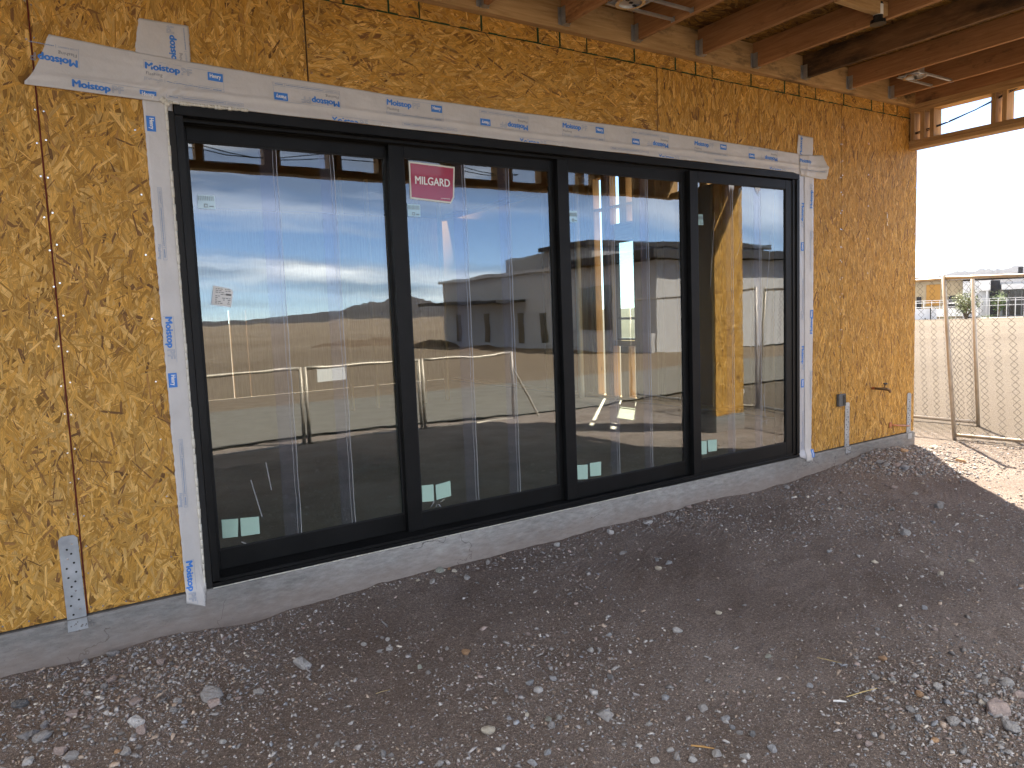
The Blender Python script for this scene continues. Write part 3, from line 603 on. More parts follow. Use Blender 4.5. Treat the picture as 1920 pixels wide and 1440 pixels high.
for k, (x0, x1, y, g0, g1) in enumerate(PAN):
    zb, zt, gz0, gz1 = .036, 2.376, .142, 2.303
    p = MB().box(x0, g0, y, y+.042, zb, zt).box(g1, x1, y, y+.042, zb, zt).box(g0+.0005, g1-.0005, y+.0008, y+.0412, zb, gz0).box(g0+.0005, g1-.0005, y+.0008, y+.0412, gz1, zt).build('door_panel', BK, door, .0018)
    b_ = MB().box(g0+.0005, g1-.0005, y+.004, y+.012, gz0, gz0+.007).box(g0+.0005, g1-.0005, y+.004, y+.012, gz1-.007, gz1).box(g0, g0+.006, y+.004, y+.012, gz0+.0075, gz1-.0075).box(g1-.006, g1, y+.004, y+.012, gz0+.0075, gz1-.0075)
    b_.build('glazing_bead', M['black2'], p)
    gl = MB(); X0, X1, Z0, Z1 = g0-.01, g1+.01, gz0-.01, gz1+.01
    gl.box(X0, X1, y+.0125, y+.036, Z0, Z1, 1); gl.m[2] = 0
    gl.build('glass', [M['glass'], M['glass_back']], p)
    for a, b in FILM[k]:
        MB().box(a, b, y+.0112, y+.0120, gz0+.001, gz1-.008).build('film_strip', M['film'], p)
        e = MB()
        for xx, ww in ((b, .0022), (b-.020, .0012)):
            zz = [gz0+.001+(gz1-.009-gz0)*i/24 for i in range(25)]
            for i in range(24):
                dx = .0016*math.sin(i*1.7+xx*9); dx2 = .0016*math.sin((i+1)*1.7+xx*9)
                e.add([(xx+dx-ww, y+.0104, zz[i]), (xx+dx+ww, y+.0104, zz[i]), (xx+dx2+ww, y+.0104, zz[i+1]), (xx+dx2-ww, y+.0104, zz[i+1]), (xx+dx-ww, y+.0111, zz[i]), (xx+dx+ww, y+.0111, zz[i]), (xx+dx2+ww, y+.0111, zz[i+1]), (xx+dx2-ww, y+.0111, zz[i+1])],
                      [(0, 1, 2, 3), (1, 5, 6, 2), (4, 0, 3, 7)])
        e.build('film_edge', M['film_edge'], p)
    if k == 3:                                       # ragged film ends at the head of the fourth pane
        tf = MB()
        for cx_ in (4.055, 4.37):
            for i in range(6):
                xx = cx_-.03+i*.010; h = .03+.035*random.random()
                tf.add([(xx, y+.009, gz1-.008), (xx+.009, y+.009, gz1-.008), (xx+.006, y+.006, gz1-.008-h), (xx, y+.0098, gz1-.008), (xx+.009, y+.0098, gz1-.008), (xx+.006, y+.0068, gz1-.008-h)], [(0, 2, 1), (3, 4, 5), (0, 3, 5, 2), (1, 2, 5, 4)])
        tf.build('torn_film', M['paper'], p)
    if k == 0:
        hn = MB().box(.040, .062, y-.004, y-.0005, 1.06, 1.30).box(.042, .060, y-.004, y-.0005, .86, 1.02)
        hn.build('handle_plate', BK, p, .001)
        MB().box(.044, .058, y-.006, y-.0042, .95, 1.0).build('latch', M['black2'], p)
# scratches of white crayon on the glass
def strokes(name, lst, y, lab):
    b = MB()
    for (x0, z0, x1, z1, w) in lst:
        d = Vector((x1-x0, 0, z1-z0)); n_ = Vector((-d.z, 0, d.x)).normalized()*w
        c = [Vector((x0, 0, z0))-n_, Vector((x1, 0, z1))-n_, Vector((x1, 0, z1))+n_, Vector((x0, 0, z0))+n_]
        b.add([(p.x, y, p.z) for p in c]+[(p.x, y+.0006, p.z) for p in c], [(0, 1, 2, 3), (0, 4, 5, 1), (2, 6, 7, 3)])
    return tag(b.build(name, M['film_edge'], fix=False), lab, 'mark')
strokes('crayon_mark', [(.265, .50, .31, .285, .003), (.352, .585, .372, .425, .0028), (.19, .165, .215, .150, .003)], .1660, 'two thin white scuff lines low on the first pane')
strokes('crayon_mark', [(1.33, .165, 1.36, .20, .002), (1.365, .158, 1.372, .175, .002), (1.385, .172, 1.40, .155, .003), (1.40, .185, 1.43, .20, .002), (1.345, .19, 1.356, .205, .002)], .1210, 'small white scribbles below the green squares on the second pane')
strokes('crayon_mark', [(4.445, .42, 4.45, .68, .0016), (4.47, .33, 4.43, .60, .0014), (4.40, .33, 4.42, .50, .0014), (4.40, .365, 4.49, .37, .0014), (4.12, 1.75, 4.20, 1.95, .0016), (4.46, 1.3, 4.55, 2.0, .0014), (3.80, 1.5, 3.86, 2.05, .0014)], .0310, 'long faint pale scratches across the fourth pane')

# ------------------------------------------------------------------ lettering
def glyphs(s, bold=.0):
    """outline of a line of text as (verts Nx2 scaled to 1 x 1 box, faces, boundary edges)"""
    cu = bpy.data.curves.new('t', 'FONT'); cu.body = s; cu.offset = bold; cu.resolution_u = 3; cu.fill_mode = 'FRONT'
    o = bpy.data.objects.new('t', cu); col.objects.link(o)
    dg = bpy.context.evaluated_depsgraph_get(); me = bpy.data.meshes.new_from_object(o.evaluated_get(dg))
    v = np.array([(p.co.x, p.co.y) for p in me.vertices]); f = [tuple(p.vertices) for p in me.polygons]
    cnt = {}
    for p in me.polygons:
        for e in p.edge_keys: cnt[e] = cnt.get(e, 0)+1
    be = [e for e, c in cnt.items() if c == 1]
    bpy.data.objects.remove(o); bpy.data.curves.remove(cu); bpy.data.meshes.remove(me)
    v = v-v.min(0); return v/v.max(0), f, be
class Print:
    """flat print in a 2-D frame: list of verts, faces, material slots"""
    def __init__(s): s.v = []; s.f = []; s.m = []; s.d = []
    def add(s, v, f, m, d=0): o = len(s.v); s.v += [tuple(p) for p in v]; s.d += [d]*len(v); s.f += [tuple(i+o for i in q) for q in f]; s.m += [m]*len(f)
    def text(s, G, x, y, w, h, m, d=0, bold=0):
        v, f, _ = G; v = v*np.array([w, h])+np.array([x, y])
        for k, (a, b) in enumerate(((0, 0), (bold, 0), (-bold, 0), (0, bold*.7), (0, -bold*.7)) if bold else ((0, 0),)): s.add(v+np.array([a, b]), f, m, d+k*.00006)
    def outline(s, G, x, y, w, h, m, t=.0017):
        v, _, be = G; v = v*np.array([w, h])+np.array([x, y])
        for a, b in be:
            p, q_ = v[a], v[b]; dd = q_-p; L = np.hypot(*dd)
            if L < 1e-6: continue
            n_ = np.array([-dd[1], dd[0]])/L*t/2
            s.add([p-n_, q_-n_, q_+n_, p+n_], [(0, 1, 2, 3)], m)
    def grid(s, x0, x1, y0, y1, m, d=0, n=8):
        for i in range(n): s.rect(x0+(x1-x0)*i/n, x0+(x1-x0)*(i+1)/n, y0, (y0+y1)/2, m, d); s.rect(x0+(x1-x0)*i/n, x0+(x1-x0)*(i+1)/n, (y0+y1)/2, y1, m, d)
    def rect(s, x0, x1, y0, y1, m, d=0): s.add([(x0, y0), (x1, y0), (x1, y1), (x0, y1)], [(0, 1, 2, 3)], m, d)
    def frame(s, x0, x1, y0, y1, m, t=.0012):
        s.rect(x0, x1, y0, y0+t, m); s.rect(x0, x1, y1-t, y1, m); s.rect(x0, x0+t, y0+t, y1-t, m); s.rect(x1-t, x1, y0+t, y1-t, m)
    def dashes(s, x0, x1, y0, y1, m):
        x = x0; r = random.Random(5)
        while x < x1:
            w = r.uniform(.002, .006); s.rect(x, min(x+w, x1), y0, y1, m); x += w+.0014
g_moi = glyphs('Moistop'); g_pf = glyphs('PF'); g_hen = glyphs('Henry'); g_fl = glyphs('Flashing'); g_war = glyphs('15 YEAR WARRANTY')
def P_name(p, x, y, k=1.0):                 # Moistop PF, lower left corner at x, y
    p.text(g_moi, x, y, .150*k, .040*k, 0, 0, .0024); p.outline(g_pf, x+.160*k, y+.0085*k, .046*k, .0315*k, 1)
def P_henry(p, x, y, k=1.0):
    p.grid(x, x+.072*k, y, y+.040*k, 0); p.text(g_hen, x+.010*k, y+.008*k, .052*k, .025*k, 2, .0012, .0008)
def P_small(p, x, y, w):
    p.frame(x, x+w, y, y+.017, 1); p.rect(x+.088, x+.0892, y, y+.017, 1); p.rect(x+w-.062, x+w-.0608, y, y+.017, 1)
    p.text(g_war, x+.005, y+.005, .076, .008, 1); p.dashes(x+.096, x+w-.068, y+.006, y+.0105, 1); p.dashes(x+w-.052, x+w-.010, y+.005, y+.011, 1)
def P_full(w=.362):
    p = Print(); h = .096
    p.frame(-w/2, w/2, -h/2, h/2, 1); P_name(p, -w/2+.007, h/2-.050); P_henry(p, w/2-.075, h/2-.046)
    p.text(g_fl, -w/2+.008, h/2-.072, .072, .019, 3); P_small(p, -w/2, -h/2, w); return p
INK = [M['blue'], M['bluegrey'], M['white'], M['ink']]
def put(p, parent, surf, cx_, cz_, rot=0, k=1.0, clip=None, name='lettering'):
    """lay print p on the membrane surf(x, z) -> y; clip = (x0, x1, z0, z1)"""
    c, s_ = math.cos(R(rot)), math.sin(R(rot)); v = np.array(p.v)*k; d = np.array(p.d)
    x = cx_+v[:, 0]*c-v[:, 1]*s_; z = cz_+v[:, 0]*s_+v[:, 1]*c
    fs, ms = p.f, p.m
    if clip is not None:
        ok = (x >= clip[0]) & (x <= clip[1]) & (z >= clip[2]) & (z <= clip[3])
        kk = [i for i, f in enumerate(fs) if all(ok[j] for j in f)]
        fs = [fs[i] for i in kk]; ms = [ms[i] for i in kk]
    y = surf(x, z)-.0018-d
    me = bpy.data.meshes.new(name); me.from_pydata(list(zip(x, y, z)), [], fs)
    for m_ in INK: me.materials.append(m_)
    me.polygons.foreach_set('material_index', ms)
    bm = bmesh.new(); bm.from_mesh(me); loose = [v_ for v_ in bm.verts if not v_.link_faces]; bmesh.ops.delete(bm, geom=loose, context='VERTS'); bm.to_mesh(me); bm.free()
    return link(name, me, parent)
# ------------------------------------------------------------------ flashing membrane
def surf_head(x, z):
    x = np.asarray(x, float); z = np.asarray(z, float)
    f = .006*np.exp(-((z-2.508-.006*np.sin(x*2.1)-.004*vnoise(x*5, x*0, 3))/.010)**2)
    w = .0030*fbm(x*6, z*22, 3, 41)+.0014*fbm(x*26, z*40, 2, 43)
    cor = np.exp(-((x+.03)**2+(z-2.53)**2)/.012)*(.006*np.sin((x-z)*95)+.005)
    return .0195-.002-f-np.abs(w)-np.clip(cor, 0, .012)-.004*np.exp(-((z-2.455)/.02)**2)
def surf_side(x, z):
    x = np.asarray(x, float); z = np.asarray(z, float)
    return np.interp(z, [-.002, .05], [.0015, .0185])-np.abs(.0028*fbm(x*20, z*5, 3, 51))-.0025*np.clip(vnoise(x*9, z*3, 4)-.35, 0, 1)
def surf_in(x, z):
    x = np.asarray(x, float); z = np.asarray(z, float)
    return np.interp(z, [-.002, .05], [.0020, .0190])-np.abs(.003*fbm(x*30, z*7+x*9, 3, 61))-.001
def surf_tail(x, z): return surf_side(x, z)+.0008*0
def membrane(name, label, left, right, surf, nz, nxp, m, off=0, loc=None):
    """sheet between two polylines left/right of (x, z) sampled nz x nxp"""
    def at(pl, t):
        pl = np.array(pl); s = np.linspace(0, 1, len(pl)); return np.stack([np.interp(t, s, pl[:, 0]), np.interp(t, s, pl[:, 1])], -1)
    t = np.linspace(0, 1, nz); a = at(left, t); b = at(right, t)
    k = np.linspace(0, 1, nxp)[None, :, None]; P = a[:, None]*(1-k)+b[:, None]*k
    # cut edges are never quite straight
    P[:, 0, :] += .0012*rng.normal(size=(nz, 2)); P[:, -1, :] += .0012*rng.normal(size=(nz, 2))
    x, z = P[..., 0], P[..., 1]; y = surf(x, z)-off
    Vv = np.stack([x, y, z], -1).reshape(-1, 3); i = (np.arange(nz-1)[:, None]*nxp+np.arange(nxp-1)[None]).ravel()
    qq = np.stack([i, i+nxp, i+nxp+1, i+1], -1)
    me = np_mesh(name, Vv, qq.ravel(), np.arange(len(qq))*4, np.full(len(qq), 4), m, smooth=True)
    o = link(name, me); so_ = o.modifiers.new('thickness', 'SOLIDIFY'); so_.thickness = .0009; so_.offset = -1
    return tag(o, label, 'flashing tape', 'strips of printed flashing tape round the door')
full = P_full()
# left jamb strip
tl = membrane('flashing_tape', 'printed white tape strip running down the left side of the door frame', [(-.136, 2.46), (-.134, 1.2), (-.131, -.052)], [(-.004, 2.46), (-.008, 1.2), (-.032, .03), (-.046, -.088)], surf_side, 160, 10, M['tape'])
def col_text(parent, xs, z, surf, kind, rot=-90, k=1.0, clip=None):
    p = Print()
    if kind == 'name': P_name(p, 0, -.02, k); p.rect(-.004, .225*k, .026, .0272, 1); p.rect(-.0052, -.004, -.02, .0272, 1)
    elif kind == 'henry': P_henry(p, 0, -.02, k)
    else: P_small(p, 0, .0, .35); p.text(g_fl, .275, -.024, .07, .019, 1)
    return put(p, parent, surf, xs, z, rot, 1.0, clip)
LC = (-.1335, -.01, -.09, 2.46)
for z, kd in ((2.372, 'henry'), (1.405, 'name'), (1.128, 'henry'), (.160, 'name')): col_text(tl, -.107, z, surf_side, kd, -90, 1.0, LC)
for z in (2.035, .792): col_text(tl, -.103, z, surf_side, 'small', -90, 1.0, LC)
# inner fold of membrane beside the left jamb
# head strip: an upper and a lower fold, cut at an angle at its left end
th = membrane('flashing_tape', 'long printed white tape strip across the head of the door frame',
              [(-.606, 2.452), (-.606, 2.485), (-.555, 2.60), (-.497, 2.684)], [(5.205, 2.418), (5.213, 2.48), (5.217, 2.54), (5.217, 2.576)], surf_head, 26, 420, M['tape'], .0035)
def surf_h2(x, z): return surf_head(x, z)-.0035
# straighten: the lower edge meets the frame, the top edge falls slightly to the right
me = th.data; co = np.empty(len(me.vertices)*3, np.float32); me.vertices.foreach_get('co', co); co = co.reshape(-1, 3)
tt = np.repeat(np.linspace(0, 1, 26), 420)
zb_ = np.interp(co[:, 0], [-.61, -.07, -.0, 4.8, 4.95, 5.21], [2.452, 2.443, 2.4455, 2.4445, 2.42, 2.41]); zt_ = np.interp(co[:, 0], [-.61, -.50, .09, 1.11, 3.27, 4.87, 5.22], [2.49, 2.684, 2.650, 2.626, 2.630, 2.603, 2.577])
co[:, 2] = zb_+(zt_-zb_)*tt+.0012*np.sin(co[:, 0]*9); co[:, 1] = surf_h2(co[:, 0], co[:, 2]); me.vertices.foreach_set('co', co.ravel()); me.update()
for cx_, rot in ((1.305, 0), (2.558, 0), (3.803, 0), (.670, 180), (1.925, 180), (3.173, 180), (4.420, 180)):
    put(full, th, surf_h2, cx_, 2.560-.004*(cx_ > 3), rot-.4)
put(full, th, surf_h2, .062, 2.577, -2.0)
lw_ = Print(); P_name(lw_, 0, 0); P_henry(lw_, .275, .001); lw_.frame(-.004, .350, -.03, .047, 1)
for x in (.797, 2.032, 3.250, 4.492): put(lw_, th, surf_h2, x, 2.4265, -.5, 1, (-9, 9, 2.4462, 2.60))
put(lw_, th, surf_h2, -.422, 2.458, -2.2, 1, (-.61, 9, 2.449, 2.7))
ls = Print(); P_small(ls, 0, 0, .362)
for x in (.332, 1.579, 3.154, 4.20): put(ls, th, surf_h2, x, 2.480, 180, 1, (-9, 9, 2.447, 2.6))
put(full, th, surf_h2, -.568, 2.602, 177, 1.0, (-.578, 9, 2.46, 2.70))
# tail standing up above the left corner
ta = membrane('flashing_tape', 'short torn tape tail standing up above the left corner of the door', [(-.150, 2.60), (-.146, 2.70), (-.122, 2.822)], [(.094, 2.60), (.096, 2.70), (.097, 2.824)], surf_side, 24, 20, M['tape'])
put(full, ta, surf_side, .035, 2.79, 91, 1.0, (-.14, .09, 2.62, 2.815))
# right jamb: inner silvery strip and outer white strip
ti = membrane('flashing_tape', 'wrinkled silvery tape strip tight against the right side of the door', [(4.884, 2.45), (4.884, 1.2), (4.884, -.006)], [(4.968, 2.45), (4.972, 1.2), (4.974, -.04)], surf_in, 170, 10, M['tape2'])
for z, kd in ((2.195, 'name'), (1.865, 'henry'), (.968, 'name'), (.680, 'henry')): col_text(ti, 4.938, z, surf_in, kd, -90, 1.0, (4.886, 4.968, 0, 3))
for z in (1.55, .40): col_text(ti, 4.935, z, surf_in, 'small', -90, 1.0, (4.886, 4.968, 0, 3))
def surf_out(x, z): return surf_side(x, z)-.004
to = membrane('flashing_tape', 'straight white tape strip outermost on the right side of the door', [(4.962, 2.43), (4.964, 1.2), (4.968, -.058)], [(5.092, 2.43), (5.085, 1.2), (5.058, -.062)], surf_out, 160, 10, M['tape'])
for z, kd in ((2.16, 'name'), (1.075, 'name'), (1.21, 'henry'), (-.03, 'henry')): col_text(to, 5.062, z, surf_out, kd, 90, 1.0, (4.964, 5.088, -.056, 2.43))
for z in (1.62, .40): col_text(to, 5.055, z, surf_out, 'small', 90, 1.0, (4.964, 5.086, -.056, 2.43))
t2 = membrane('flashing_tape', 'short tape tail standing up above the right corner of the door', [(4.872, 2.56), (4.868, 2.66), (4.885, 2.762)], [(5.070, 2.56), (5.088, 2.66), (5.086, 2.757)], surf_side, 20, 16, M['tape'])
put(lw_, t2, surf_side, 4.945, 2.60, 90, 1.0, (4.875, 5.08, 2.57, 2.75))
def surf_flap(x, z): return surf_h2(x, z)-.006-.05*np.clip((np.asarray(x)-5.10)/.12, 0, 1)**1.5-.010*np.exp(-((np.asarray(x)-4.99-.3*(np.asarray(z)-2.5))/.015)**2)
t3 = membrane('flashing_tape', 'folded tape flap curling off the wall at the right corner of the door', [(4.895, 2.43), (4.89, 2.50), (4.885, 2.592)], [(5.205, 2.405), (5.222, 2.50), (5.172, 2.610)], surf_flap, 20, 26, M['tape'])
put(lw_, t3, surf_flap, 4.893, 2.525, 0, 1, (4.89, 5.055, 2.41, 2.6)); ls2 = Print(); P_small(ls2, 0, 0, .30); put(ls2, t3, surf_flap, 4.90, 2.47, -2, 1, (4.89, 5.2, 2.41, 2.6))
# caulk bead round the left corner
cb = MB()
def bead(p, q_, n, r):
    for i in range(n):
        a = Vector(p).lerp(Vector(q_), i/n); rr = r*random.uniform(.7, 1.35)
        cb.tube([a, a.lerp(Vector(q_), 1.15/(n-i))], [rr, rr*.9], 6)
bead((-.035, .012, 2.44), (-.037, .012, .02), 60, .0065); bead((-.035, .010, 2.445), (.35, .008, 2.447), 24, .009)
bead((-.055, .010, 2.46), (-.02, .006, 2.43), 6, .016)
tag(cb.build('caulk', M['caulk'], smooth=True), 'cream caulk bead along the left edge and corner of the door frame', 'caulk')

cb = MB(); bead((.0, .004, -.004), (3.2, .004, -.004), 90, .003)
tag(cb.build('caulk', M['caulk'], smooth=True), 'thin broken white caulk line under the door sill', 'caulk')
# ------------------------------------------------------------------ stickers
def sticker(name, label, pts, y, m, group=None, cat='sticker', th_=.001):
    b = MB(); n = len(pts); b.add([(x, y, z) for x, z in pts]+[(x, y+th_, z) for x, z in pts], [tuple(range(n)), tuple(range(2*n-1, n-1, -1))]+[(i, i+n, (i+1) % n+n, (i+1) % n) for i in range(n)])
    return tag(b.build(name, m), label, cat, group)
YG = [.155+.010, .110+.010, .065+.010, .020+.010]
def flat(y): return lambda x, z: np.full(np.shape(x), y)
gq = [[(.094, .205), (.174, .198), (.182, .298), (.096, .308)], [(.191, .197), (.291, .192), (.292, .289), (.193, .299)],
      [(1.271, .208), (1.352, .200), (1.354, .306), (1.273, .312)], [(1.371, .204), (1.475, .212), (1.474, .310), (1.369, .300)],
      [(2.463, .169), (2.554, .158), (2.558, .262), (2.463, .273)], [(2.579, .173), (2.678, .166), (2.681, .266), (2.578, .270)],
      [(3.670, .186), (3.730, .182), (3.732, .289), (3.670, .294)], [(3.748, .197), (3.847, .192), (3.849, .283), (3.744, .292)]]
for i, q_ in enumerate(gq):
    k = i//2
    sticker('foam_pad', '%s of the two mint green square pads at the bottom of the %s pane' % (('left', 'right')[i % 2], WORD[k]), q_, YG[k]-.0032, M['mint'], 'mint green pads at the bottoms of the panes', 'pad', .003)
ra = [(1.296, 2.066), (1.572, 2.050), (1.598, 2.090), (1.612, 2.276), (1.298, 2.287)]
rs = sticker('sign_sticker', 'red rectangular sticker with white lettering at the top of the second pane', ra, YG[1]-.0012, M['redpale'])
inn = [(1.306, 2.076), (1.570, 2.061), (1.588, 2.092), (1.601, 2.266), (1.308, 2.277)]
b = MB(); b.add([(x, YG[1]-.0018, z) for x, z in inn]+[(x, YG[1]-.00125, z) for x, z in inn], [(0, 1, 2, 3, 4), (0, 5, 6, 1), (1, 6, 7, 2), (2, 7, 8, 3), (3, 8, 9, 4), (4, 9, 5, 0)]); b.build('red_field', M['red'], rs)
g_mil = glyphs('MILGARD'); pr = Print(); pr.text(g_mil, 0, 0, .235, .046, 2, 0, .0016); pr.rect(.17, .235, -.075, -.072, 2); put(pr, rs, flat(YG[1]-.0012), 1.335, 2.157, -1.5)
nf = [[(.103, 1.963), (.189, 1.962), (.189, 2.033), (.103, 2.034)], [(1.275, 1.961), (1.359, 1.961), (1.360, 2.034), (1.275, 2.036)], [(2.463, 1.959), (2.532, 1.962), (2.530, 2.038), (2.463, 2.038)], [(3.670, 1.974), (3.729, 1.976), (3.724, 2.056), (3.670, 2.054)]]
for k, q_ in enumerate(nf):
    s_ = sticker('rating_label', 'pale translucent rating label near the top left of the %s pane' % WORD[k], q_, YG[k]-.001, M['paleteal'], 'rating labels on the panes')
    pr = Print(); w = q_[1][0]-q_[0][0]
    for j in range(9): pr.rect(.004+j*w/9.6, .004+j*w/9.6+.0025, .042, .066, 3)
    pr.frame(w*.35, w*.55, .008, .026, 3, .003); pr.rect(w*.65, w*.9, .012, .016, 3)
    put(pr, s_, flat(YG[k]-.0005), q_[0][0], q_[0][1])
pl_ = sticker('paper_label', 'white paper label with fine print stuck askew on the first pane', [(.131, 1.466), (.230, 1.449), (.246, 1.530), (.235, 1.546), (.148, 1.566)], YG[0]-.001, M['paper'])
pr = Print()
r_ = random.Random(3)
for j in range(9):
    x = .010
    while x < .085:
        w = r_.uniform(.004, .016); pr.rect(x, min(x+w, .088), .088-j*.0095, .0915-j*.0095, 3) if r_.random() < .75 else None; x += w+.004
pr.rect(.062, .090, .058, .068, 3)
put(pr, pl_, flat(YG[0]-.0005), .138, 1.462, -7)

# ------------------------------------------------------------------ small fixings on the wall
def strap(label, x, w, z0, z1, tilt, m):
    t = thing('hold_down_strap', label, 'metal strap', (x, .020, 0), 'steel hold down straps nailed to the wall')
    b = MB(); s_ = MB(); hw = w/2; ch = .016
    b.prism([(-hw, z0), (hw, z0), (hw+tilt, z1-ch), (hw-ch+tilt, z1), (-hw+ch+tilt, z1), (-hw+tilt, z1-ch)], 1, -.0035, .001)
    b.prism([(-hw-.002, z0-.055), (hw+.002, z0-.055), (hw, z0-.001), (-hw, z0-.001)], 1, -.0185, -.0155)
    b.build('strap', m, t, .0006)
    h = MB(); nl_ = MB(); n = int((z1-z0)/.05)
    for i in range(n*2):
        z = z0+.02+i*(z1-z0-.04)/(2*n); xx = (-.38, .38)[i % 2]*hw*1.2*.7+tilt*(z-z0)/(z1-z0)+.006*math.sin(i*2.3)
        nailhead(xx, -.0048, z, .0052, 0, nl_ if i in (1, 5, 2*n-1, 2*n-4) else h)
    h.build('nail_hole', M['hole'], t, fix=False); nl_.build('nail', M['nail'], t, fix=False)
    return t
strap('wide grey steel strap on the wall left of the door', -.611, .080, -.005, .398, -.006, M['galv_flat'])
strap('narrow steel strap beside the grey outlet box', 5.606, .070, -.010, .408, .006, M['galv_flat'])
strap('narrow steel strap nearest the right end of the wall', 6.665, .072, -.010, .398, .006, M['galv_flat'])
mk = MB()
for x, z in ((-.609, -.035), (5.606, -.05)):
    for i in range(16):
        a = random.uniform(0, 6.28); r_ = random.uniform(.0, .07); mk.tube([(x+r_*math.cos(a), .007, z+.45*r_*math.sin(a)), (x+r_*math.cos(a)+.004, .002-.004*random.random(), z+.45*r_*math.sin(a))], [.008*random.uniform(.5, 1.2), .004], 5)
mk.build('spalled_patch', M['concrete'], house)
eb = thing('outlet_box', 'dark grey electrical box on the wall right of the door', 'electrical box', (5.497, .021, .442))
MB().box(-.054, .054, -.030, 0, -.056, .056).build('box', M['greybox'], eb, .004)
MB().box(.002, .046, -.0335, -.0305, -.048, .048).build('cover', M['blackp'], eb, .002)
b = MB(); b.tube([(.018, -.034, -.030), (.030, -.050, .0), (.018, -.034, .032)], .004, 6); b.build('clip', M['greybox'], eb)
hb = thing('hose_bib', 'small brass hose tap sticking out of the wall above the straps', 'tap', (6.03, .021, .500))
b = MB(); b.tube([(-.012, -.002, .005), (-.012, -.028, .005)], .013, 10); b.build('copper_collar', M['copper'], hb)
b = MB(); b.tube([(-.012, -.028, .005), (.0, -.075, .002), (.03, -.12, .0), (.05, -.135, -.012), (.055, -.140, -.034)], [.011, .013, .016, .014, .012], 10)
b.tube([(.015, -.10, .005), (.022, -.11, .05)], .008, 8); b.build('body', M['brass'], hb)
b = MB(); b.tube([(-.010, -.115, .056), (.055, -.108, .048)], .007, 8); b.tube([(.022, -.112, .045), (.022, -.112, .06)], .012, 8); b.build('handle', M['blackp'], hb)
cp = thing('copper_pipe', 'short capped copper pipe low on the wall between two steel straps', 'pipe', (6.33, .021, .112))
b = MB(); b.tube([(0, -.002, 0), (.10, -.022, -.015), (.30, -.030, -.040)], .0085, 10); b.build('pipe', M['copper'], cp, smooth=True)
MB().box(-.022, .018, -.012, -.0005, -.026, .026).build('flange', M['copper'], cp, .003)
b = MB(); b.tube([(5.95, .0175, 1.62), (5.955, .012, 1.60), (5.95, .014, 1.57), (5.962, .010, 1.55), (5.948, .013, 1.53), (5.957, .012, 1.50), (5.95, .015, 1.53)], .0035, 6)
b.v = [(x+.28, y, z+.55) for x, y, z in b.v]
tag(b.build('wire_scrap', M['nail']), 'curl of pale wire hanging on the wall near its right end', 'wire')
# recessed light housings on bar hangers between the joists
def can(x, y, label):
    t = thing('light_housing', label, 'light fitting', (x, y, 3.2), 'recessed light housings between the joists')
    b = MB(); n = 24; ri, ro = .070, .092
    for k in range(n):
        a0, a1 = 2*math.pi*k/n, 2*math.pi*(k+1)/n
        pts = [(r_*math.cos(a), r_*math.sin(a)) for r_, a in ((ri, a0), (ro, a0), (ro, a1), (ri, a1))]
        b.add([(p[0], p[1], -.002) for p in pts]+[(p[0], p[1], .012) for p in pts], [(0, 1, 2, 3), (7, 6, 5, 4), (0, 3, 7, 4), (1, 5, 6, 2)])
    b.build('ring', M['nail'], t)
    b = MB(); b.tube([(0, 0, .006), (0, 0, .014), (0, 0, .016), (0, 0, .15)], [.069, .069, .069, .069], 24)
    b.build('can', M['galv'], t)
    b = MB()
    for k in range(3): b.box(-.05+.045*k, -.03+.045*k, -.03+.02*k, -.012+.02*k, .001, .0055)
    b.build('knockout', M['hole'], t)
    MB().box(-.10, .12, -.075, .075, .013, .016).build('plate', M['galv_flat'], t)
    b = MB()
    for yy in (-.082, .082): b.box(-.12, .44, yy-.011, yy+.011, .004, .008).box(.44, .444, yy-.016, yy+.016, -.004, .028).box(-.12, .44, yy-.011, yy-.0085, .0085, .018)
    b.build('hanger_bar', M['galv'], t)
    return t
can(2.535, -.50, 'round metal light housing on two bars nearest the top edge of the photo')
can(5.735, -.50, 'round metal light housing on two bars near the right end of the joists')
fx = thing('cable_fitting', 'black cylinder with a white label fixed under a pale wood block', 'fitting', (4.16, -1.10, 3.2))
b = MB(); b.tube([(0, -.005, .09), (0, -.005, -.02), (0, -.005, -.021), (0, -.005, -.045)], [.030, .030, .048, .050], 16); b.tube([(0, -.005, -.046), (0, -.005, -.040)], [.038, .038], 16); b.build('body', M['blackp'], fx)
b = MB(); b.tube([(0, -.005, .010), (0, -.005, .075)], .0312, 16); b.build('label', M['paper'], fx)
# loose cables through the clerestory openings
b = MB(); b.tube([(6.62, .0, 2.93), (6.64, -.10, 2.945), (6.66, -.30, 2.975), (6.67, -.55, 3.03), (6.66, -.75, 3.09), (6.62, -1.0, 3.17), (6.60, -1.4, 3.21)], .0055, 6)
b.tube([(6.62, .0, 2.921), (6.65, -.12, 2.935), (6.665, -.35, 2.98), (6.66, -.7, 3.065), (6.61, -1.1, 3.18)], .0045, 6)
tag(b.build('cable', M['cable'], smooth=True), 'thin black cables drooping through the opening at the right end of the roof', 'cable')
b = MB()
for s_ in (0, 1):
    pts = [(-2+.25*i, FY-.07+.03*s_, 3.0-.05*math.sin(i*.55+s_)+.02*math.sin(i*1.3)) for i in range(26)]; b.tube(pts, .005, 6)
tag(b.build('cable', M['cable'], smooth=True), 'slack cables strung along the front opening and mirrored in the panes', 'cable')

